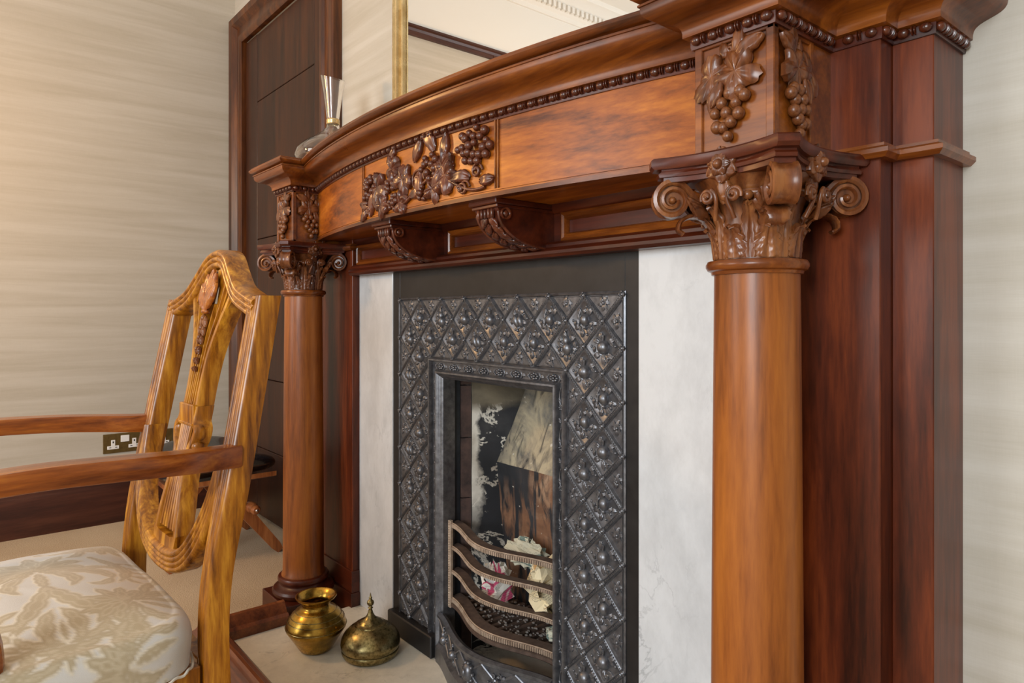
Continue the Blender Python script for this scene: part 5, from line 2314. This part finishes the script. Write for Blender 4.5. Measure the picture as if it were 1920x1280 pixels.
def palmette(cx, cy, s, ang):
    ca, sa = math.cos(ang), math.sin(ang)
    R = lambda x, y: V2(cx + (x * ca - y * sa) * s, cy + (x * sa + y * ca) * s)
    for a in (-1.25, -.85, -.45, 0, .45, .85, 1.25):
        L = 1.0 - .18 * abs(a)
        add_leaf(R(0, .1), R(math.sin(a) * .55, math.cos(a) * .5 + .1), R(math.sin(a * 1.35) * L, math.cos(a * 1.35) * L + .1), .15 * s, 3, a)
    for sg in (-1, 1):
        add_leaf(R(sg * .1, 0), R(sg * 1.1, -.15), R(sg * 1.0, -.75), .17 * s, 4, 1)
        add_leaf(R(sg * .15, -.1), R(sg * .65, -.5), R(sg * .35, -.95), .13 * s, 3, 2)
        add_leaf(R(sg * 1.0, -.7), R(sg * .85, -1.1), R(sg * .6, -.9), .10 * s, 2, 0)
        add_leaf(R(sg * .5, -.1), R(sg * 1.2, .2), R(sg * 1.45, -.15), .12 * s, 3, 2)
    add_leaf(R(0, -.1), R(0, -.5), R(0, -1.0), .10 * s, 5, 0)


palmette(-.03, -.20, .105, PI * .5)
palmette(.175, -.09, .085, PI * .85)
palmette(.175, -.33, .085, PI * .15)
palmette(-.20, -.08, .080, -PI * .15)
palmette(-.20, -.34, .080, -PI * .85)
palmette(-.0, -.43, .08, PI)
palmette(-.0, .0, .07, 0)
palmette(.10, -.47, .07, -PI * .6)
palmette(.245, -.20, .06, -PI * .5)
palmette(.315, -.11, .075, PI * 1.1)
palmette(.325, -.32, .085, -PI * .4)
for sg in (-1, 1):
    add_leaf(V2(.06, -.20), V2(.14, -.20 + sg * .02), V2(.20, -.20 + sg * .07), .016, 5, 1)
    add_leaf(V2(.24, -.20 + sg * .02), V2(.19, -.2 + sg * .03), V2(.15, -.2 + sg * .005), .014, 3, 1)
    add_leaf(V2(-.10, -.20 + sg * .10), V2(-.02, -.2 + sg * .17), V2(.07, -.2 + sg * .11), .015, 5, 2)
g = 1 / (1 + np.exp(mask / .0011))
edge = np.exp(-(mask / .0016) ** 2)
inner = np.exp(-((mask + .008) / .0016) ** 2)
colr = np.stack([g, edge, inner, np.ones_like(g)], 1).astype(np.float32)
ca_ = me.color_attributes.new('weave', 'FLOAT_COLOR', 'POINT')
ca_.data.foreach_set('color', colr.ravel())
m_, t_, b_ = nt('cream_damask')
at = N(t_, 'ShaderNodeAttribute', attribute_name='weave')
sp_ = N(t_, 'ShaderNodeSeparateColor')
t_.links.new(at.outputs['Color'], sp_.inputs[0])
mx1 = N(t_, 'ShaderNodeMix', data_type='RGBA')
mx1.inputs[6].default_value = (*hexc(206, 203, 198), 1)
mx1.inputs[7].default_value = (*hexc(174, 158, 128), 1)
t_.links.new(sp_.outputs[0], mx1.inputs[0])
mm_ = N(t_, 'ShaderNodeMath', operation='MAXIMUM'); t_.links.new(sp_.outputs[1], mm_.inputs[0])
m3_ = N(t_, 'ShaderNodeMath', operation='MULTIPLY'); m3_.inputs[1].default_value = .5; t_.links.new(sp_.outputs[2], m3_.inputs[0]); t_.links.new(m3_.outputs[0], mm_.inputs[1])
m4_ = N(t_, 'ShaderNodeMath', operation='MULTIPLY'); m4_.inputs[1].default_value = .55; t_.links.new(mm_.outputs[0], m4_.inputs[0])
mx2 = N(t_, 'ShaderNodeMix', data_type='RGBA'); mx2.inputs[7].default_value = (*hexc(232, 222, 200), 1)
t_.links.new(m4_.outputs[0], mx2.inputs[0]); t_.links.new(mx1.outputs[2], mx2.inputs[6])
t_.links.new(mx2.outputs[2], b_.inputs['Base Color'])
mr_ = N(t_, 'ShaderNodeMapRange', i_3=.34, i_4=.62); t_.links.new(sp_.outputs[0], mr_.inputs[0]); t_.links.new(mr_.outputs[0], b_.inputs['Roughness'])
b_.inputs['Sheen Weight'].default_value = .3
wv = N(t_, 'ShaderNodeTexNoise', i_Scale=1.0, i_Detail=1.0)
t_.links.new(mapped(t_, (900, 1800, 900)), wv.inputs['Vector'])
ad = N(t_, 'ShaderNodeMath', operation='MULTIPLY_ADD'); ad.inputs[1].default_value = .5
t_.links.new(wv.outputs[0], ad.inputs[0]); t_.links.new(sp_.outputs[0], ad.inputs[2])
bump(t_, b_, ad.outputs[0], .35, .0012)
me.materials.append(m_)
so = bpy.data.objects.new('seat_cushion', me)
COL.objects.link(so)
so.parent = CH
so['label'] = 'cream damask seat cushion'
# twisted cord along the lower edge of the cover
m = MB()
cp = []
for i in range(260):
    a = 2 * PI * i / 260
    X, Y = seat_plan(a)
    yl = -.264 + Y * .256
    w = lerp(.286, .304, min(1, max(0, (-yl) / .5)))
    tw = i * 1.3
    cp.append((X * (w + .001 + .0016 * math.cos(tw)), yl + Y * .001, .335 + .0018 * math.sin(tw)))
m.tube(cp, .0024, 6, True)
m.build('edge_cord', plain('cream_cord', hexc(222, 216, 204), .8), CH, world=False)

bpy.context.view_layer.update()
